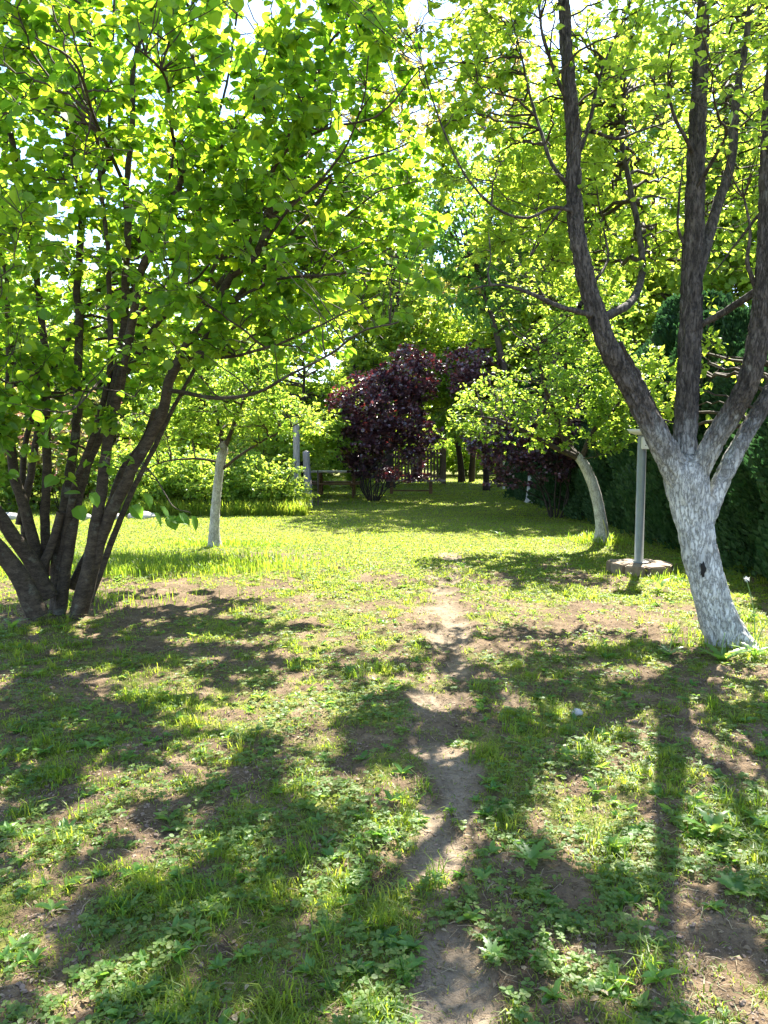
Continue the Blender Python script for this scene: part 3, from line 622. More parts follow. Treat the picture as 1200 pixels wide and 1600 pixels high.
hs([(58, 880, 7.4), (42, 800, 7.4), (22, 740, 7.4), (14, 660, 7.4), (18, 560, 7.4), (8, 470, 7.4), (-8, 400, 7.4), (0, 300, 7.4), (10, 200, 7.3)], .078, .025, 11)
hs([(30, 820, 7.5), (50, 720, 7.6), (62, 640, 7.7), (45, 600, 7.7), (20, 520, 7.8), (10, 430, 7.8), (-10, 380, 7.9), (-40, 300, 8)], .05, .02, 12)
hs([(110, 920, 7.6), (145, 850, 7.7), (170, 800, 7.7), (190, 740, 7.7), (225, 690, 7.7), (245, 640, 7.6)], .06, .045, 13)
hs([(95, 800, 7.3), (78, 860, 7.35), (60, 900, 7.3)], .05, .06, 14)
hb_ = lambda pp, r0, r1, s: hs(pp, r0, r1, s, 'branch', 10)
hs([(88, 955, 7.35), (98, 860, 7.4), (112, 780, 7.3), (140, 700, 7.2), (165, 600, 7.1), (172, 520, 7.0), (168, 420, 7.0), (160, 320, 6.9), (150, 200, 6.9), (140, 60, 6.8), (130, -60, 6.8)], .06, .015, 15)
hs([(140, 940, 7.4), (172, 850, 7.5), (205, 770, 7.6), (240, 700, 7.7), (290, 600, 7.8), (330, 540, 7.9), (380, 500, 8.0), (430, 470, 8.1), (480, 450, 8.2)], .05, .012, 16)
hs([(60, 930, 7.5), (40, 850, 7.6), (35, 760, 7.7), (44, 680, 7.8), (90, 560, 7.9), (150, 460, 8.0), (230, 360, 8.0), (300, 260, 8.0), (350, 150, 8.0), (370, 20, 8.0)], .055, .014, 17)
hb_([(400, 400, 6.5), (450, 330, 6.2), (520, 260, 6.0), (560, 180, 5.9), (580, 60, 5.8)], .022, .006, 35)
hb_([(330, 460, 6.9), (400, 360, 7.2), (440, 280, 7.4), (480, 180, 7.5), (520, 80, 7.6)], .03, .008, 36)
hb_([(270, 330, 6.6), (330, 250, 6.3), (390, 170, 6.1), (420, 60, 6.0)], .024, .007, 37)
hb_([(445, 380, 6.9), (520, 350, 6.6), (590, 300, 6.4), (650, 280, 6.2)], .02, .005, 38)
hb_([(190, 480, 7.1), (240, 380, 7.3), (270, 260, 7.4), (260, 120, 7.4)], .03, .01, 39)
hb_([(205, 500, 6.8), (255, 460, 6.7), (300, 440, 6.6), (330, 410, 6.5)], .025, .01, 21)
hb_([(262, 610, 6.85), (340, 620, 6.5), (400, 612, 6.1), (450, 585, 5.7), (505, 555, 5.3), (560, 518, 5.0), (620, 500, 4.8)], .026, .006, 22)
hb_([(290, 545, 6.8), (350, 560, 6.5), (420, 545, 6.2), (480, 520, 6.0), (520, 500, 5.8), (590, 460, 5.6)], .024, .006, 23)
hb_([(420, 340, 6.4), (480, 300, 6.3), (540, 260, 6.2), (600, 240, 6.1), (640, 220, 6.0)], .022, .006, 24)
hb_([(362, 432, 6.6), (360, 400, 6.6), (365, 370, 6.5), (355, 300, 6.4)], .02, .008, 25)
hb_([(345, 480, 6.7), (430, 440, 6.3), (500, 430, 6.0), (560, 425, 5.8), (630, 440, 5.6), (690, 455, 5.4)], .02, .005, 26)
hb_([(500, 100, 6.1), (520, 60, 6.0), (560, 30, 5.9), (620, -20, 5.8)], .02, .006, 27)
hb_([(390, 380, 6.5), (440, 250, 6.0), (500, 200, 5.6), (590, 180, 5.2), (660, 100, 5.0)], .02, .006, 28)
hb_([(200, 300, 7.1), (170, 230, 6.0), (150, 180, 5.2), (120, 100, 4.6), (60, 60, 4.2)], .025, .006, 29)
hb_([(285, 280, 6.5), (270, 200, 5.6), (260, 120, 5.0), (200, 60, 4.5)], .022, .006, 30)
hb_([(190, 560, 7.0), (150, 600, 6.3), (110, 640, 5.8), (60, 640, 5.4)], .02, .006, 31)
hb_([(120, 560, 7.5), (60, 580, 6.4), (10, 600, 5.8), (-40, 560, 5.4)], .02, .006, 32)
hb_([(215, 720, 7.0), (240, 745, 6.5), (270, 790, 6.2), (300, 800, 6.1)], .012, .004, 33)
mb = MB()
LEAFH = dict(t=T_ROUND, L=.088, tilt=.6, r1=.018, r2=.005)
def lowcut(P):
    # lower edge of the foliage rises away from the stems
    return P[:, 2] > 1.72-.45*np.clip(-P[:, 0]-1.5, 0, 1.2)+.25*np.clip(P[:, 0]+1, 0, 2)
n = grow(mb, np.vstack(nodes), np.concatenate(nr), [
    (np.array([-3.2, 7.6, 4.6]), np.array([2.6, 2.2, 2.9]), 1.0), (np.array([-2.4, 5.6, 4.3]), np.array([1.6, 1.3, 1.7]), .65), (np.array([-1.0, 6.1, 3.9]), np.array([1.1, 1.3, 1.5]), 1.3),
    (np.array([-.5, 5.2, 4.4]), np.array([.9, 1.0, 1.2]), .9), (np.array([-.25, 5.1, 2.75]), np.array([.7, .6, .45]), 2.6), E_(590, 100, 7.6, .9, .7, .8, 1.3), (np.array([-.9, 6.2, 2.7]), np.array([.8, .7, .5]), 2.0), (np.array([-3.0, 6.6, 2.5]), np.array([1.6, 1.0, .8]), .6), (np.array([-1.5, 6.3, 2.6]), np.array([.9, .8, .5]), 1.2), (np.array([.2, 5.8, 5.8]), np.array([1.2, 1.3, 1.0]), .9), (np.array([-.9, 8.7, 4.4]), np.array([1.6, 1.3, 1.5]), 1.2), (np.array([-3.3, 6.3, 1.9]), np.array([1.5, .8, .6]), 2.0),
    (np.array([.1, 7.2, 5.2]), np.array([1.0, 1.0, 1.1]), 1.2), (np.array([-1.7, 9.9, 4.0]), np.array([1.8, 1.5, 1.4]), 2.2), (np.array([-.2, 9.3, 4.6]), np.array([1.2, 1.2, 1.1]), 1.5)],
    420, 5200, LEAFH, 202, cull=.97, cutz=lowcut, shell=.05, per=11, spread=1.0, droop=.3)
print('hazel leaves', n)
# drooping spray hanging low in front of the lawn
hp = np.array([PT(a, b, 6.1) for a, b in [(240, 800), (262, 806), (280, 802), (300, 806), (250, 790), (270, 812), (205, 790), (225, 770), (100, 770), (120, 790), (140, 770), (90, 745)]]); rg = np.random.RandomState(4)
leaves(mb, hp, np.array([.6, -.1, -.5])+rg.normal(size=(12, 3))*.35, np.array([0, -.3, 1.])+rg.normal(size=(12, 3))*.3, np.full(12, .13), T_ROUND, rg.rand(12)*.3, 1, rg)
mb.build('crown', [M['twig'], M['hazel']], hazel, hb)

# ------------------------------------------------------------------ smaller fruit trees
def fruit(name, label, base, trunkpts, trunkr, limbs, E, n1, n2, leafd, leafm, seed, per=10, bark=None, cull=.6, group='whitewashed fruit trees', flare=.3, tseg=32, cat='tree', **kw):
    global nodes, nr
    bark = bark or M['bark_small']
    root = empty(name, base, label, cat, group); nodes, nr = [], []
    t = part(root, base, 'trunk', trunkpts, trunkr, bark, tseg, .03, .006, s=seed, flare=flare, fx=22, fz=8); addn(t, len(t[0])//2)
    for i, (pts, r0, r1) in enumerate(limbs):
        t = part(root, base, 'limb', pts, np.linspace(r0, r1, len(pts)), M['twig'], 12, .06, .004, s=seed+i+1, wob=.02, fx=22, fz=8); addn(t)
    mb = MB(); n = grow(mb, np.vstack(nodes), np.concatenate(nr), E, n1, n2, leafd, seed, cull=cull, per=per, shell=.15, **kw)
    mb.build('crown', [M['twig'], leafm], root, base); return root
b = onground(*GP(940, 855)[:2])
D2 = b[1]
fruit('pear_tree', 'slim leaning pear tree with curved whitewashed trunk, left of the metal post', b, [b+[0, 0, -.05], PT(940, 820, D2), PT(930, 770, D2), PT(917, 735, D2), PT(903, 712, D2)], [.12, .098, .09, .085, .075],
      [(path3([(903, 715, D2), (885, 695, D2), (870, 650, D2-.1), (850, 600, D2-.2), (840, 540, D2-.2)]), .06, .02), (path3([(905, 716, D2), (890, 690, D2+.3), (885, 620, D2+.4), (882, 540, D2+.4), (878, 490, D2+.4)]), .06, .02),
       (path3([(903, 715, D2), (850, 690, D2-.3), (790, 660, D2-.6), (750, 650, D2-.8)]), .05, .015), (path3([(908, 716, D2), (930, 670, D2), (960, 640, D2), (985, 600, D2)]), .05, .015)],
      [E_(850, 610, D2, 1.35, 1.0, 1.0), E_(760, 640, D2-.5, .7, .8, .5), E_(970, 600, D2+.1, .9, .9, .9), E_(880, 470, D2, 1.3, 1.0, .9, 1.0), E_(830, 400, D2+.3, 1.0, .9, .8, .8), E_(960, 680, D2-.3, .6, .6, .35)], 110, 2100, dict(t=T_OVAL, L=.075, tilt=.6, r1=.014, r2=.005), M['apple'], 301, per=12, cull=.85)
b = onground(*GP(336, 856)[:2]); D3 = b[1]
fruit('apple_tree', 'small whitewashed fruit tree on the sunny lawn between the hazel and the wooden post', b, [b+[0, 0, -.05], PT(335, 830, D3), PT(337, 790, D3), PT(342, 740, D3), PT(348, 705, D3), PT(349, 690, D3)], [.10, .085, .078, .075, .085, .05],
      [(path3([(345, 735, D3), (375, 712, D3-.1), (410, 690, D3-.2), (450, 670, D3-.2), (490, 650, D3-.3)]), .028, .01), (path3([(341, 722, D3), (300, 716, D3), (255, 722, D3-.1), (220, 740, D3-.2)]), .024, .008), (path3([(348, 705, D3), (340, 650, D3), (320, 600, D3), (300, 560, D3)]), .04, .012),
       (path3([(349, 705, D3), (370, 650, D3), (390, 610, D3), (420, 570, D3)]), .04, .012)],
      [E_(350, 640, D3, 1.35, 1.1, .6), E_(450, 650, D3-.2, .7, .7, .4), E_(250, 670, D3, .7, .7, .45), E_(350, 560, D3, 1.3, 1.0, .6)], 70, 1150, dict(t=T_OVAL, L=.07, tilt=.6, r1=.014, r2=.005), M['apple'], 302, per=12, cull=.85)
b = onground(*GP(838, 785)[:2]); D4 = b[1]
fruit('pear_tree', 'far whitewashed fruit tree whose pale trunk shows behind the purple shrub', b, [b+[0, 0, -.05], PT(837, 760, D4), PT(840, 720, D4), PT(840, 690, D4)], [.3, .26, .24, .2],
      [(path3([(840, 700, D4), (800, 620, D4), (770, 500, D4), (740, 400, D4)]), .15, .04), (path3([(840, 700, D4), (860, 600, D4), (880, 480, D4), (900, 350, D4)]), .15, .04)],
      [E_(760, 360, D4, 2.9, 2.2, 3.0), E_(900, 300, D4, 2.4, 2.2, 3.0)], 130, 1700, dict(t=T_OVAL, L=.16, tilt=.5, r1=.03, r2=.012), M['cherry'], 303, per=12, cull=0, droop=.9)

# ------------------------------------------------------------------ purple smoke bushes
def bush(name, label, base, E, stems, n1, n2, leafd, leafm, seed, group=None, per=9, sr=.018, cat='shrub', bark=None, lean=.3):
    root = empty(name, base, label, cat, group); N_, R_ = [], []; rg = np.random.RandomState(seed)
    for i in range(stems):
        a = i/stems*6.28+rg.rand()*.5; e = E[rg.randint(len(E))]; tp = e[0]+nrm(np.array([math.cos(a), math.sin(a), .3]))*e[1]*.7*rg.rand()
        b0 = base+np.array([math.cos(a)*.12, math.sin(a)*.12, -.05]); h = tp[2]-base[2]
        m1 = base+np.array([math.cos(a)*(.25+.2*rg.rand()), math.sin(a)*.35, h*.35]); mb = MB(); pts = [b0, m1, (m1+tp)/2+[0, 0, h*.08], tp]
        P, r = limb(mb, pts, [sr*1.2, sr, sr*.7, sr*.3], 8, .12, 0, wob=.04, s=seed+i); mb.build('stem', [bark or M['bark_dark']], root, base); N_.append(P[2::2]); R_.append(r[2::2])
    mb = MB(); grow(mb, np.vstack(N_), np.concatenate(R_), E, n1, n2, leafd, seed, per=per, shell=.25); mb.build('foliage', [M['twig'], leafm], root, base); return root
b = onground(*GP(583, 783)[:2]); D5 = b[1]
LP_ = dict(t=T_SIX, L=.10, tilt=.8, r1=.02, r2=.006)
bush('smoke_bush', 'large dark purple smoke bush fanning up from one foot, in front of the picnic table', b, [E_(590, 640, D5, 1.55, 1.4, 1.3), E_(560, 690, D5, .95, 1.0, .8), E_(640, 590, D5, 1.0, 1.2, 1.0), E_(655, 690, D5-.2, .8, .8, .75), E_(735, 575, D5-.6, 1.0, .9, .8, 1.0), E_(640, 745, D5, 1.1, .6, .2, .7), E_(565, 725, D5, .8, .6, .45, 1.2), E_(610, 740, D5+.3, .6, .5, .3, 1.0)],
     16, 90, 2200, LP_, M['purple'], 401, 'purple smoke bushes', per=10)
b = onground(*GP(868, 808)[:2]); D6 = b[1]
bush('smoke_bush', 'smaller dark purple smoke bush with low drooping leaves, left of the curved whitewashed trunk', b, [E_(800, 690, D6, 1.2, 1.0, .8), E_(865, 700, D6, .8, .8, .8), E_(790, 755, D6-.2, .85, .4, .12, 1.6), E_(880, 650, D6, .9, .9, .8)], 9, 60, 900, dict(t=T_SIX, L=.085, tilt=.8, r1=.016, r2=.005), M['purple'], 402, 'purple smoke bushes', per=9)

# ------------------------------------------------------------------ metal post on its block ring
b = onground(*GP(1000, 893)[:2]); Dp = b[1]
post = empty('metal_post', b+[-.02, 0, .155], 'galvanised metal post with small socket box and shallow dish, set in blocks', 'post')
def lathe(mb, c, prof, seg=32, mat=0):
    K = len(prof); th = np.arange(seg)/seg*2*np.pi; pr = np.array(prof, float)
    V = np.stack([pr[:, 0:1]*np.cos(th)[None], pr[:, 0:1]*np.sin(th)[None], np.repeat(pr[:, 1:2], seg, 1)], -1).reshape(-1, 3)+c
    k, j = np.meshgrid(np.arange(K-1), np.arange(seg), indexing='ij'); q = np.stack([k*seg+j, k*seg+(j+1) % seg, (k+1)*seg+(j+1) % seg, (k+1)*seg+j], -1).reshape(-1)
    mb.add(V, q, [4]*((K-1)*seg), mat)
c0 = b+[-.02, 0, .155]
Hh = PT(998, 680, Dp)[2]-c0[2]
mb = MB(); lathe(mb, c0, [(.0, 0), (.062, 0), (.062, .01), (.056, .012), (.055, Hh-.01), (.05, Hh), (0, Hh)]); mb.build('pipe', [M['metal']], post, c0)
mb = MB(); lathe(mb, c0, [(0, .014), (.12, .014), (.125, .010), (.125, .003)], 24)
for a in range(4): lathe(mb, c0+[math.cos(a*1.57+.5)*.095, math.sin(a*1.57+.5)*.095, .014], [(.011, 0), (.011, .012), (0, .012)], 6)
mb.build('base_plate', [M['metal']], post, c0)
mb = MB(); lathe(mb, c0+[-.03, 0, Hh], [(.0, .002), (.06, .004), (.13, .035), (.16, .075), (.152, .075), (.12, .042), (.06, .012), (0, .010)], 32); mb.build('dish', [M['white']], post, c0)
bx = c0+[.035, -.075, Hh-.10]
mb = MB(); mb.box(bx, (.13, .045, .155), 0, 0, .008); sb = mb.build('socket_box', [M['plastic']], post, c0)
mb = MB()
for dx, dz in ((-.02, .035), (.02, .035), (-.02, -.03), (.02, -.03), (0, .005)): lathe(mb, np.zeros(3), [(.007, 0), (.007, .004), (0, .004)], 10); v = mb.v[-1]; mb.v[-1] = np.stack([v[:, 0], -v[:, 2], v[:, 1]], 1)+bx+[dx, -.0225, dz]; mb.build('socket_hole', [M['black']], sb, c0); mb = MB()
ring = empty('block_ring', b, 'low octagonal ring of tan concrete blocks around the foot of the metal post', 'edging')
for i in range(8):
    a = i/8*2*np.pi+.30; rr_ = .255+.02*math.sin(i*2.7); mb = MB(); mb.box(b+[math.cos(a)*rr_, math.sin(a)*rr_, .06+.006*math.sin(i*5)], (.27, .235, .19), a, 0, .012)
    V = mb.v[0]; V += .006*(rs.rand(*V.shape)-.5); mb.build('block', [M['brick']], ring, b)
mb = MB(); lathe(mb, b+[0, 0, 0], [(0, .15), (.12, .15), (.13, .0)], 8); mb.build('fill', [M['brick']], ring, b)

# ------------------------------------------------------------------ fence posts, wire, picnic furniture, fence
b = onground(*(PT(464, 790, 20.0)[:2])); D7 = 20.0
wp = empty('wooden_post', b, 'pale weathered round wooden post at the end of the shrub border', 'post', 'weathered fence posts')
mb = MB(); limb(mb, [b+[0, 0, -.1], b+[.0, 0, 1.1], PT(463, 655, D7)], [.095, .09, .085], 20, .06, .004, s=4); mb.build('pole', [M['wood_grey']], wp, b)
b = onground(*(PT(483, 790, 21.0)[:2]))
wp = empty('wooden_post', b, 'grey leaning board post behind the pale round post, left of the picnic table', 'post', 'weathered fence posts')
mb = MB(); t_ = PT(478, 706, 21.0); limb(mb, [b+[0, 0, -.1], (b+t_)/2, t_], [.12, .105, .10], 4, .08, .004, s=9); mb.build('board', [M['wood_grey']], wp, b)
b = onground(*(PT(497, 785, 21.3)[:2]))
wf = empty('wire_fence', b, 'thin dark wire mesh fence panel beside the wooden posts', 'fence')
mb = MB(); x1 = PT(497, 735, 21.3); zt = x1[2]; xs = [b[0]-1.0+.1*i for i in range(11)]
P_ = [[[x, b[1], b[2]], [x, b[1], zt-.25]] for x in xs]+[[[b[0]-1.0, b[1], b[2]+.1*i], [b[0], b[1], b[2]+.1*i]] for i in range(1, 9)]
tubes(mb, np.array(P_), np.full((len(P_), 2), .004), 4); mb.build('mesh', [M['wood_dark']], wf, b)
mb = MB(); tubes(mb, np.array([[b, [b[0], b[1], zt]]]), np.full((1, 2), .018), 8); mb.build('stake', [M['wood_dark']], wf, b)
# picnic table
Dt = 25.5; c = PT(524, 737, Dt); zt = c[2]; b = onground(c[0], Dt)
pt_ = empty('picnic_table', b, 'picnic table with pale sunlit top and attached benches, left of the purple bush', 'table')
for i in range(4):
    mb = MB(); mb.box([b[0], b[1]-.32+i*.21, zt], (1.55, .19, .05), 0, 0, .006); mb.build('top_plank', [M['wood_sunlit']], pt_, b)
for sy in (-.72, .72):
    mb = MB(); mb.box([b[0], b[1]+sy, b[2]+.44], (1.75, .26, .05), 0, 0, .006); mb.build('bench_seat', [M['wood_brown']], pt_, b)
for sx in (-.55, .55):
    mb = MB(); mb.box([b[0]+sx, b[1], b[2]+.40], (.06, 1.6, .09), 0, 0, .004); mb.build('crossbeam', [M['wood_brown']], pt_, b)
    for sy in (-1, 1):
        mb = MB(); P_ = np.array([[[b[0]+sx+.06, b[1]+sy*.62, b[2]-.03], [b[0]+sx+.06, b[1]+sy*.22, zt-.03]]]); tubes(mb, P_, np.full((1, 2), .045), 4); mb.build('leg', [M['wood_brown']], pt_, b)
# long bench
Db = 26.5; c = PT(648, 751, Db); b = onground(c[0], Db)
be = empty('garden_bench', b, 'low long garden bench with grey seat boards, right of the purple bush foot', 'bench')
for i in range(2):
    mb = MB(); mb.box([b[0], b[1]-.13+i*.22, c[2]], (2.1, .2, .05), 0, 0, .006); mb.build('seat_plank', [M['wood_grey']], be, b)
for sx in (-.8, .55):
    mb = MB(); mb.box([b[0]+sx, b[1]-.1, c[2]/2-.0], (.11, .09, c[2]-.05), 0, 0, .004); mb.build('leg', [M['wood_brown']], be, b)
    mb = MB(); mb.box([b[0]+sx, b[1]+.1, c[2]/2-.0], (.11, .09, c[2]-.05), 0, 0, .004); mb.build('leg', [M['wood_brown']], be, b)
mb = MB(); mb.box([b[0]-.12, b[1]-.1, .14], (1.25, .05, .05), 0, 0, .004); mb.build('stretcher', [M['wood_brown']], be, b)
# slatted fence
Df = 34.0; a0 = PT(560, 752, Df); a1 = PT(691, 752, Df); zt = PT(650, 703, Df)[2]; b = onground(a0[0], Df)
fe = empty('slatted_fence', b, 'dark upright slatted wooden fence ending in a thick post, behind the purple bush', 'fence')
n = 26
for i in range(n):
    x = a0[0]+(a1[0]-a0[0])*(i+.5)/n; mb = MB(); mb.box([x, Df, (zt-.04*(i % 3 == 0))/2+.05], (.085, .025, zt-.1), 0, 0, 0); mb.build('slat', [M['wood_dark']], fe, b)
for z in (.35, 1.2):
    mb = MB(); mb.box([(a0[0]+a1[0])/2, Df+.045, z], (a1[0]-a0[0], .05, .09), 0, 0, 0); mb.build('rail', [M['wood_dark']], fe, b)
for x in (a0[0], a1[0]+.06):
    mb = MB(); mb.box([x, Df, zt/2+.03], (.2, .16, zt+.1), 0, 0, .01); mb.build('post', [M['wood_dark']], fe, b)
b = onground(*PT(787, 752, 30)[:2]); wp = MB(); zt = PT(787, 722, 30)[2]
lathe(wp, b, [(.045, -.05), (.045, zt), (.05, zt+.01), (0, zt+.03)], 12); tag(wp.build('white_stake', [M['white']], None, b), 'thin white stake at the far edge of the lawn, above the drooping purple leaves', 'stake')

# ------------------------------------------------------------------ hedge on the right
rg = np.random.RandomState(11)
def conifer_mesh():
    mb = MB(); n = 30000
    h = rg.rand(n)**.85*3.5; a = rg.rand(n)*6.28; rr = (.86*(1-(h/3.9)**4)+.12)*(.72+.33*rg.rand(n)**.6)*(1+.12*np.sin(a*5+h*3)+.10*np.sin(a*3+h*7))
    P = np.stack([rr*np.cos(a), rr*np.sin(a), h+.02], 1); D = np.stack([np.cos(a)*.6, np.sin(a)*.6, .35+.7*rg.rand(n)], 1)+rg.normal(size=(n, 3))*.3
    N = np.stack([-np.sin(a), np.cos(a), 0*a], 1)+rg.normal(size=(n, 3))*.6
    cl = np.clip(rg.rand(n)*.6+.4*vn(P[:, 0]*4, P[:, 1]*4, P[:, 2]*4, s=3), 0, 1)
    leaves(mb, P, D, N, .045+.06*rg.rand(n), tmpl_six(.26), cl, 1, rg); return mb
root0 = empty('conifer', onground(5.9, 7.5), 'dense dark evergreen conifer in the tall clipped hedge along the right side', 'hedge plant', 'dark evergreen hedge on the right')
t = MB(); limb(t, [(0, 0, -.1), (0, 0, 1.5), (.03, 0, 3.6)], [.07, .05, .01], 10, .3, 0); t0 = t.build('trunk', [M['bark_dark']], root0); f0 = conifer_mesh().build('foliage', [M['bark_dark'], M['thuja']], root0)
hp_ = [(5.6+.1*math.sin(i*2.1)-.03*i, 6.2+i*1.22) for i in range(17)]
def copytree(root, loc, rz, scl, label=None, group=None, col=None):
    r = root.copy(); COL.objects.link(r); r.location = [float(q) for q in loc]; r.rotation_euler = (0, 0, rz); r.scale = scl
    for ch in list(root.children):
        c = ch.copy(); COL.objects.link(c); c.parent = r
    if label: r['label'] = label
    if group: r['group'] = group
    return r
kids0 = list(root0.children)
for i, (x, y) in enumerate(hp_):
    if i == 0: root0.location = onground(x, y).tolist(); root0.rotation_euler.z = .3; continue
    s = .92+.16*random.Random(i).random(); copytree(root0, onground(x, y), i*1.7, (s, s, s*(1.0+.12*math.sin(i*1.3))))

# ------------------------------------------------------------------ background trees (built once, copied)
def bgtree(name, label, loc, H, Rw, trunk_h, leafm, n1, n2, leafd, seed, cat='tree', group='trees behind the garden', per=10, lean=0, **kw):
    loc = np.asarray(loc, float); root = empty(name, loc, label, cat, group); z3 = np.zeros(3)
    mb = MB(); P, r = limb(mb, [(0, 0, -.1), (.05*H*lean, 0, trunk_h), (.02*H, .02*H, H*.6), (0, 0, H*.92)], [.013*H+.03, .011*H+.025, .007*H, .01], 14, .3, .01, s=seed, flare=.4, wob=.05)
    mb.build('trunk', [M['bark_dark']], root)
    rg = np.random.RandomState(seed); E = []
    for i in range(9):
        a = rg.rand()*6.28; hh = trunk_h+(H-trunk_h)*(.15+.75*i/8); rr = Rw*(.55 if i else .6)*(1-.6*abs(i/8-.4)); E.append((np.array([math.cos(a)*rr, math.sin(a)*rr, hh]), np.array([Rw*.5, Rw*.5, (H-trunk_h)*.17])*(1.1-.3*i/8)))
    mb = MB(); grow(mb, P[2:], r[2:]*1.0, E, n1, n2, leafd, seed, per=per, shell=.2, **kw); mb.build('crown', [M['twig'], leafm], root); return root
LF = dict(t=T_SIX, L=.20, tilt=.6, r1=.04, r2=.014)
LF2 = dict(t=T_DIAM, L=.19, tilt=.6, r1=.04, r2=.014)
def gpos(px, D): return onground(PT(px, 745, D)[0], D)
# tall ones on the right side and centre
tA = bgtree('broadleaf_tree', 'tall light green broadleaf tree filling the background behind the pear, centre right', gpos(905, 27), 15, 4.0, 2.5, M['far'], 130, 1700, LF, 501)
tB = bgtree('maple_tree', 'tall maple with orange tinged spring leaves high behind the pear tree', gpos(800, 33), 19, 5.0, 3, M['maple'], 130, 1700, LF2, 502)
tC = bgtree('broadleaf_tree', 'deep green leafy tree with dark trunk behind the slatted fence, centre', gpos(655, 37), 11, 4.0, 3.2, M['far'], 120, 1500, LF, 503, droop=.7)
tD = bgtree('garden_tree', 'rounded bright green garden tree behind the wooden posts, left of the purple bush', gpos(470, 23.5), 6.2, 2.6, 1.3, M['pear'], 110, 1700, dict(t=T_OVAL, L=.15, tilt=.6, r1=.03, r2=.01), 504)
specs = [
 (tA, 1080, 24, 1.0, 'tall light green tree behind the middle limb of the pear', None), (tA, 1210, 22, 1.05, 'tall light green tree at the right edge beyond the hedge', None),
 (tB, 1000, 36, .95, 'orange tinged maple showing high between the left and middle pear limbs', None), (tC, 780, 35, 1.0, 'deep green tree with dark trunk right of the fence end', None),
 (tC, 870, 33, 1.15, 'tall deep green tree far behind the curved whitewashed trunk', None), (tD, 330, 26, 1.0, 'bright green garden tree behind the small fruit tree on the left lawn', None), (tD, 180, 24, 1.15, 'bright green garden tree seen between the hazel stems', None),
 (tD, 20, 22, 1.25, 'bright green garden tree behind the leftmost hazel stems', None), (tA, 560, 34, .6, 'light green tree below the patch of sky, left of centre', None), (tC, 400, 35, .75, 'deep green tree far behind the shrub border', None), (tA, 240, 36, .6, 'light green tree far behind the hazel, left', None), (tA, 60, 34, .62, 'light green tree far behind the hazel at the left edge', None),
 (tA, 610, 31, .85, 'light green tree between the hazel and the pear, behind the picnic table', None), 
 (tB, 600, 42, 1.2, 'sparse orange green tree left of the fruit trees in the far centre', None), (tC, -60, 28, 1.0, 'deep green tree at the far left behind the hazel', None), (tD, 760, 29, 1.15, 'bright green tree behind the drooping purple bush leaves', None)]
for i, (src, px, D, s, lab, _) in enumerate(specs): copytree(src, gpos(px, D), 1.3+i*2.4, (s, s, s), lab)
# the dark double trunk beyond the lawn
b = gpos(722, 36)
fruit('garden_tree', 'tree with two dark trunks at the far end of the lawn, right of the fence', b, [b+[0, 0, -.05], b+[-.12, 0, 1.2], b+[-.45, 0, 3.2]], [.17, .14, .13],
      [([b+[.45, 0, 0], b+[.5, 0, 1.5], b+[.55, 0, 4.0]], .15, .12), ([b+[-.4, 0, 3.0], b+[-.9, .3, 4.8], b+[-1.2, 0, 6.5]], .13, .05), ([b+[.35, 0, 3.8], b+[1, .3, 5.2], b+[1.4, 0, 7]], .13, .05)],
      [(b+[0, 0, 6.0], np.array([2.8, 2.4, 2.4]), 1)], 60, 800, LF, M['deep'], 320, per=10, bark=M['bark_dark'], cull=0, group='trees behind the garden')

# ------------------------------------------------------------------ shrubs: border on the left and far edge
def shrub0(name, label, loc, h, leafm, seed, leafd, n2=420, cat='shrub', group='shrubs of the border'):
    root = empty(name, loc, label, cat, group); rg = np.random.RandomState(seed); N_, R_ = [], []; mb = MB()
    for i in range(7):
        a = i*.9+rg.rand(); P, r = limb(mb, [(0.05*math.cos(a), .05*math.sin(a), -.05), (.15*h*math.cos(a), .15*h*math.sin(a), h*.4), (.36*h*math.cos(a), .36*h*math.sin(a), h*.85)], [.016, .012, .005], 6, .1, 0, s=seed+i, wob=.03); N_.append(P[2:]); R_.append(r[2:])
    mb.build('stems', [M['twig']], root)
    mb = MB(); grow(mb, np.vstack(N_), np.concatenate(R_), [(np.array([0, 0, h*.5]), np.array([h*.6, h*.6, h*.5])), (np.array([.25*h, .1*h, h*.3]), np.array([h*.45, h*.5, h*.3])), (np.array([-.3*h, -.1*h, h*.62]), np.array([h*.4, h*.4, h*.36]))], 40, n2, leafd, seed, per=9, shell=.1)
    mb.build('foliage', [M['twig'], leafm], root); return root
LS = dict(t=T_OVAL, L=.10, tilt=.7, r1=.01, r2=.004)
sA = shrub0('shrub', 'bright leafy shrub in the border just left of the round wooden post', onground(*PT(430, 790, 19.0)[:2]), 1.5, M['shrub'], 601, LS)
sB = shrub0('shrub', 'darker green shrub in the border behind the small fruit tree trunk', onground(*PT(375, 790, 19.6)[:2]), 1.7, M['apple'], 602, LS)
sC = shrub0('flowering_shrub', 'shrub with rosy red leaves glimpsed between the hazel stems', onground(*PT(92, 700, 20)[:2]), 3.4, M['red'], 603, dict(t=T_OVAL, L=.13, tilt=.7, r1=.014, r2=.006), 500)
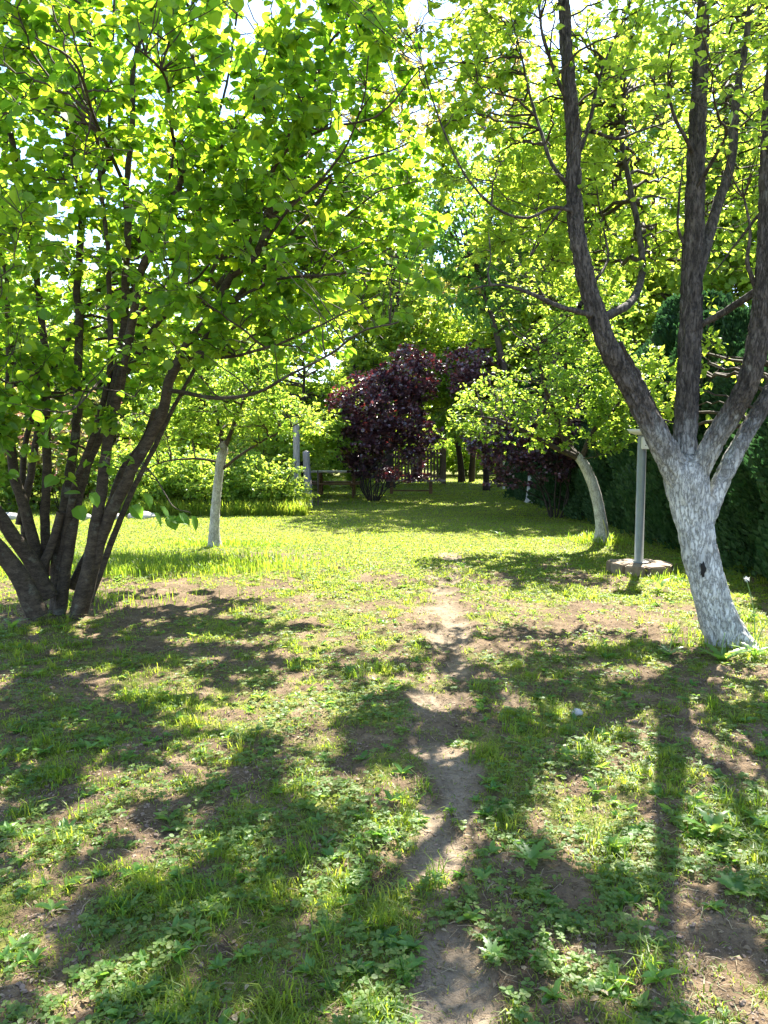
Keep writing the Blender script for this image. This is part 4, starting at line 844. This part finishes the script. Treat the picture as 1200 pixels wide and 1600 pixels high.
for i, (src, px, D, s, lab) in enumerate([(sA, 330, 18.8, 1.0, 'bright border shrub directly left of the small fruit tree trunk'), (sB, 285, 19.3, 1.05, 'green border shrub between the hazel and the small fruit tree'), (sA, 240, 18.9, 1.0, 'bright border shrub above the flat stones'),
     (sB, 195, 19.6, 1.1, 'green border shrub just right of the hazel stems'), (sA, 140, 20, 1.2, 'bright shrub seen between the right hazel stems'), (sB, 60, 20, 1.3, 'green shrub seen between the left hazel stems'), (sA, -20, 19.5, 1.3, 'bright shrub at the left edge behind the hazel'),
     (sA, 400, 22.5, 1.4, 'tall bright shrub behind the wooden posts'), (sB, 505, 30, 1.1, 'green shrub behind the picnic table, left end'), (sA, 560, 31, 1.1, 'bright shrub behind the picnic table, right end'), (sA, 470, 28.5, 1.1, 'bright shrub left of the picnic table'),
     (sB, 730, 44, 2.2, 'green shrub at the far end of the lawn, behind the dark double trunk'), (sB, 800, 42, 2.3, 'green shrub at the far end of the lawn behind the white stake'), (sA, 760, 46, 2.4, 'bright shrub at the far end of the lawn'), (sB, 620, 46, 2.2, 'green shrub behind the slatted fence'), (sB, 850, 36, 2.0, 'green shrub at the far end of the hedge'),
     (sA, 690, 47, 2.2, 'bright shrub behind the thick fence post'), (sB, 560, 42, 2.2, 'tall green shrub far behind the purple bush'), (sA, 500, 44, 2.3, 'tall bright shrub far behind the picnic table'), (sB, 430, 36, 2.0, 'tall green shrub far behind the wooden posts'), (sA, 350, 36, 2.1, 'tall bright shrub far behind the border'), (sB, 270, 34, 2.0, 'tall green shrub far behind the border stones'), (sA, 180, 34, 2.1, 'tall bright shrub far behind the hazel'), (sB, 90, 32, 2.1, 'tall green shrub far behind the hazel stems'), (sA, 0, 30, 2.1, 'tall bright shrub at the far left edge')]):
    copytree(src, gpos(px, D), i*1.9, (s, s, s), lab)
copytree(sC, onground(*PT(395, 700, 24)[:2]), 1.0, (.55, .55, .55), 'small shrub with rosy red leaves left of the round wooden post')
# wild grass at the foot of the border
mb = MB(); rg = np.random.RandomState(15); n = 9000; px = 130+350*rg.rand(n); y = 18.0+1.2*rg.rand(n)**1.5; x = (px-600)/1200*y
blades(mb, x, y, .18+.32*rg.rand(n)**2, .012+.012*rg.rand(n), rg, rg.rand(n), .5)
tag(mb.build('tall_grass', [M['grass']]), 'tall rough grass along the foot of the shrub border', 'grass', kind='stuff')
# far wood closing the horizon
mb = MB(); n = 52000; a = -1.05+2.1*rg.rand(n); dd = 64+12*rg.rand(n); x = dd*np.sin(a); y = dd*np.cos(a); hmax = (6.5+6*smooth(-2, 10, x))*(.75+.5*fbm(a*9, a*0, s=77, o=3)); h = hmax*rg.rand(n)**.9
P = np.stack([x, y, h], 1); cl = fbm(x*.5, y*.5, h*.5, s=78, o=2); keep = cl > .30; P = P[keep]; n = len(P)
leaves(mb, P, rg.normal(size=(n, 3))+[0, -.3, -.3], rg.normal(size=(n, 3))*.6+[0, 0, 1], .45+.5*rg.rand(n), T_SIX, np.clip(cl[keep]*1.2+rg.rand(n)*.5-.3, 0, 1), 0, rg)
tag(mb.build('far_wood', [M['far']]), 'distant belt of green woodland beyond the garden', 'woodland', kind='stuff')

# ------------------------------------------------------------------ stones and single plants
rg = np.random.RandomState(21)
for i, (px, py, r, lab) in enumerate([(172, 811, .30, 'flat pale stone left of two on the lawn edge behind the hazel'), (222, 809, .34, 'flat pale stone right of two on the lawn edge behind the hazel'), (125, 812, .26, 'flat pale stone showing between the hazel stems'), (12, 812, .3, 'flat pale stone at the left edge behind the hazel'),
      (902, 1114, .035, 'small pale round stone in the grass right of the path')]):
    c = GP(px, py); b = onground(c[0], c[1]); bm = bmesh.new(); bmesh.ops.create_icosphere(bm, subdivisions=3, radius=1); V = np.array([v.co[:] for v in bm.verts]); F = np.array([[v.index for v in f.verts] for f in bm.faces]); bm.free()
    V = V*(1+.35*(fbm(V[:, 0:1]*1.5+i, V[:, 1:2]*1.5, V[:, 2:3]*1.5, s=i)-.5)); V = V*np.array([r, r*.8, r*(.35 if r > .1 else .8)])
    mb = MB(); mb.add(V+b+[0, 0, r*.12], F.ravel(), [3]*len(F)); tag(mb.build('stone', [M['stone']], None, b), lab, 'stone', 'garden stones')
def dandy(name, label, px, py, n, L, wd, seed, stalks=(), up=.8, flufH=False, group='single broad leaved weeds'):
    c = GP(px, py); b = onground(c[0], c[1]); root = empty(name, b, label, 'plant', group); rg = np.random.RandomState(seed)
    for i in range(n):   # toothed leaves, a mesh each
        a = i/n*6.28+rg.rand()*.6; l = L*(.6+.5*rg.rand()); K = 12; u = np.linspace(0, 1, K); e = up*(.5+.7*rg.rand())
        cx_ = np.cos(a)*l*u*np.cos(e*(1-.6*u)); cy_ = np.sin(a)*l*u*np.cos(e*(1-.6*u)); cz_ = l*(np.sin(e)*u-.35*u**2.4*e)
        hw = wd*l*(.25+.75*np.sin(np.pi*np.clip(u*.75+.18, 0, 1))**1)*(1-u**5)*(1+.35*np.where(np.arange(K) % 2, 1, -1)*(u < .85)); hw[0] = .03*l
        s = np.array([-np.sin(a), np.cos(a), 0]); mid = np.stack([cx_, cy_, cz_], 1)+b+[0, 0, .004]
        V = np.concatenate([mid, mid+s*hw[:, None]+[0, 0, .12*L*wd]*1, mid-s*hw[:, None]+[0, 0, .12*L*wd]*1]); F = []
        for k_ in range(K-1): F += [k_, k_+1, K+k_+1, K+k_, k_, 2*K+k_, 2*K+k_+1, k_+1]
        mb = MB(); mb.add(V, F, [4]*(2*(K-1)), 0, np.full(2*(K-1), rg.rand())); mb.build('leaf', [M['weed']], root, b)
    for (hx, hy, hz, head) in stalks:
        P = np.array([b, b+[hx*.3, hy*.3, hz*.6], b+[hx, hy, hz]]); mb = MB(); limb(mb, P, [.0045, .0038, .003], 6, .03, 0); st = mb.build('stalk', [M['stalk']], root, b)
        if head:
            mb = MB(); d = nrm(rg.normal(size=(46, 3))+[0, 0, .5]); t = b+[hx, hy, hz]; tubes(mb, np.stack([np.repeat(t[None], 46, 0), t+d*.022*(.8+.4*rg.rand(46, 1))], 1), np.full((46, 2), .0012), 3)
            mb.build('seed_head', [M['petal']], st, b)
dandy('dandelion', 'dandelion with upright toothed leaves growing against the foot of the thick whitewashed trunk', 1127, 1032, 7, .24, .14, 1, [(.02, .0, .22, False)], 1.25)
dandy('dandelion', 'dandelion with tall stalk and seed head at the right edge beside the trunk', 1180, 1030, 7, .22, .13, 2, [(-.09, 0, .60, True), (.10, .0, .30, False)], 1.1)
dandy('dandelion', 'low dandelion left of the thick whitewashed trunk', 1045, 1022, 6, .16, .14, 3, [(.09, .02, .24, False)], .8)
dandy('dandelion', 'tall dandelion with toothed dark leaves on the sunny patch at the right', 1115, 1300, 7, .17, .13, 4, (), 1.25)
dandy('plantain', 'leafy rosette right of the bare path in the foreground', 830, 1345, 12, .13, .13, 5, (), .55)
dandy('plantain', 'rosette of oval leaves at the right edge of the foreground', 1150, 1400, 11, .10, .22, 6, (), .8)
dandy('plantain', 'single upright leaf plant below the sunny patch at the right', 965, 1325, 3, .075, .28, 7, (), 1.3)
dandy('dandelion', 'rosette in front of the block ring', 1030, 925, 5, .22, .10, 8, (), 1.2)
dandy('dandelion', 'small dandelion at the foot of the hazel', 20, 985, 5, .2, .13, 9, (), 1.2)
dandy('dandelion', 'dandelion on the lawn where the path begins', 780, 838, 6, .22, .13, 10, (), .8)
dandy('plantain', 'small rosette in the lower left grass', 565, 1195, 6, .06, .25, 12, (), .7)
dandy('plantain', 'small rosette beside the path at the bottom edge', 770, 1500, 10, .075, .13, 13, (), .7)
# yellow cord round the leaning trunk
c = PT(945, 815, D2-.12); b = onground(*GP(945, 856)[:2]); mb = MB()
limb(mb, [PT(942, 812, D2-.13), PT(947, 830, D2-.14), PT(946, 845, D2-.15), PT(938, 856, D2-.2)], [.006]*4, 6, .05, 0); tag(mb.build('cord', [M['redstalk']], None, b), 'thin yellow cord hanging down the curved whitewashed trunk', 'cord')
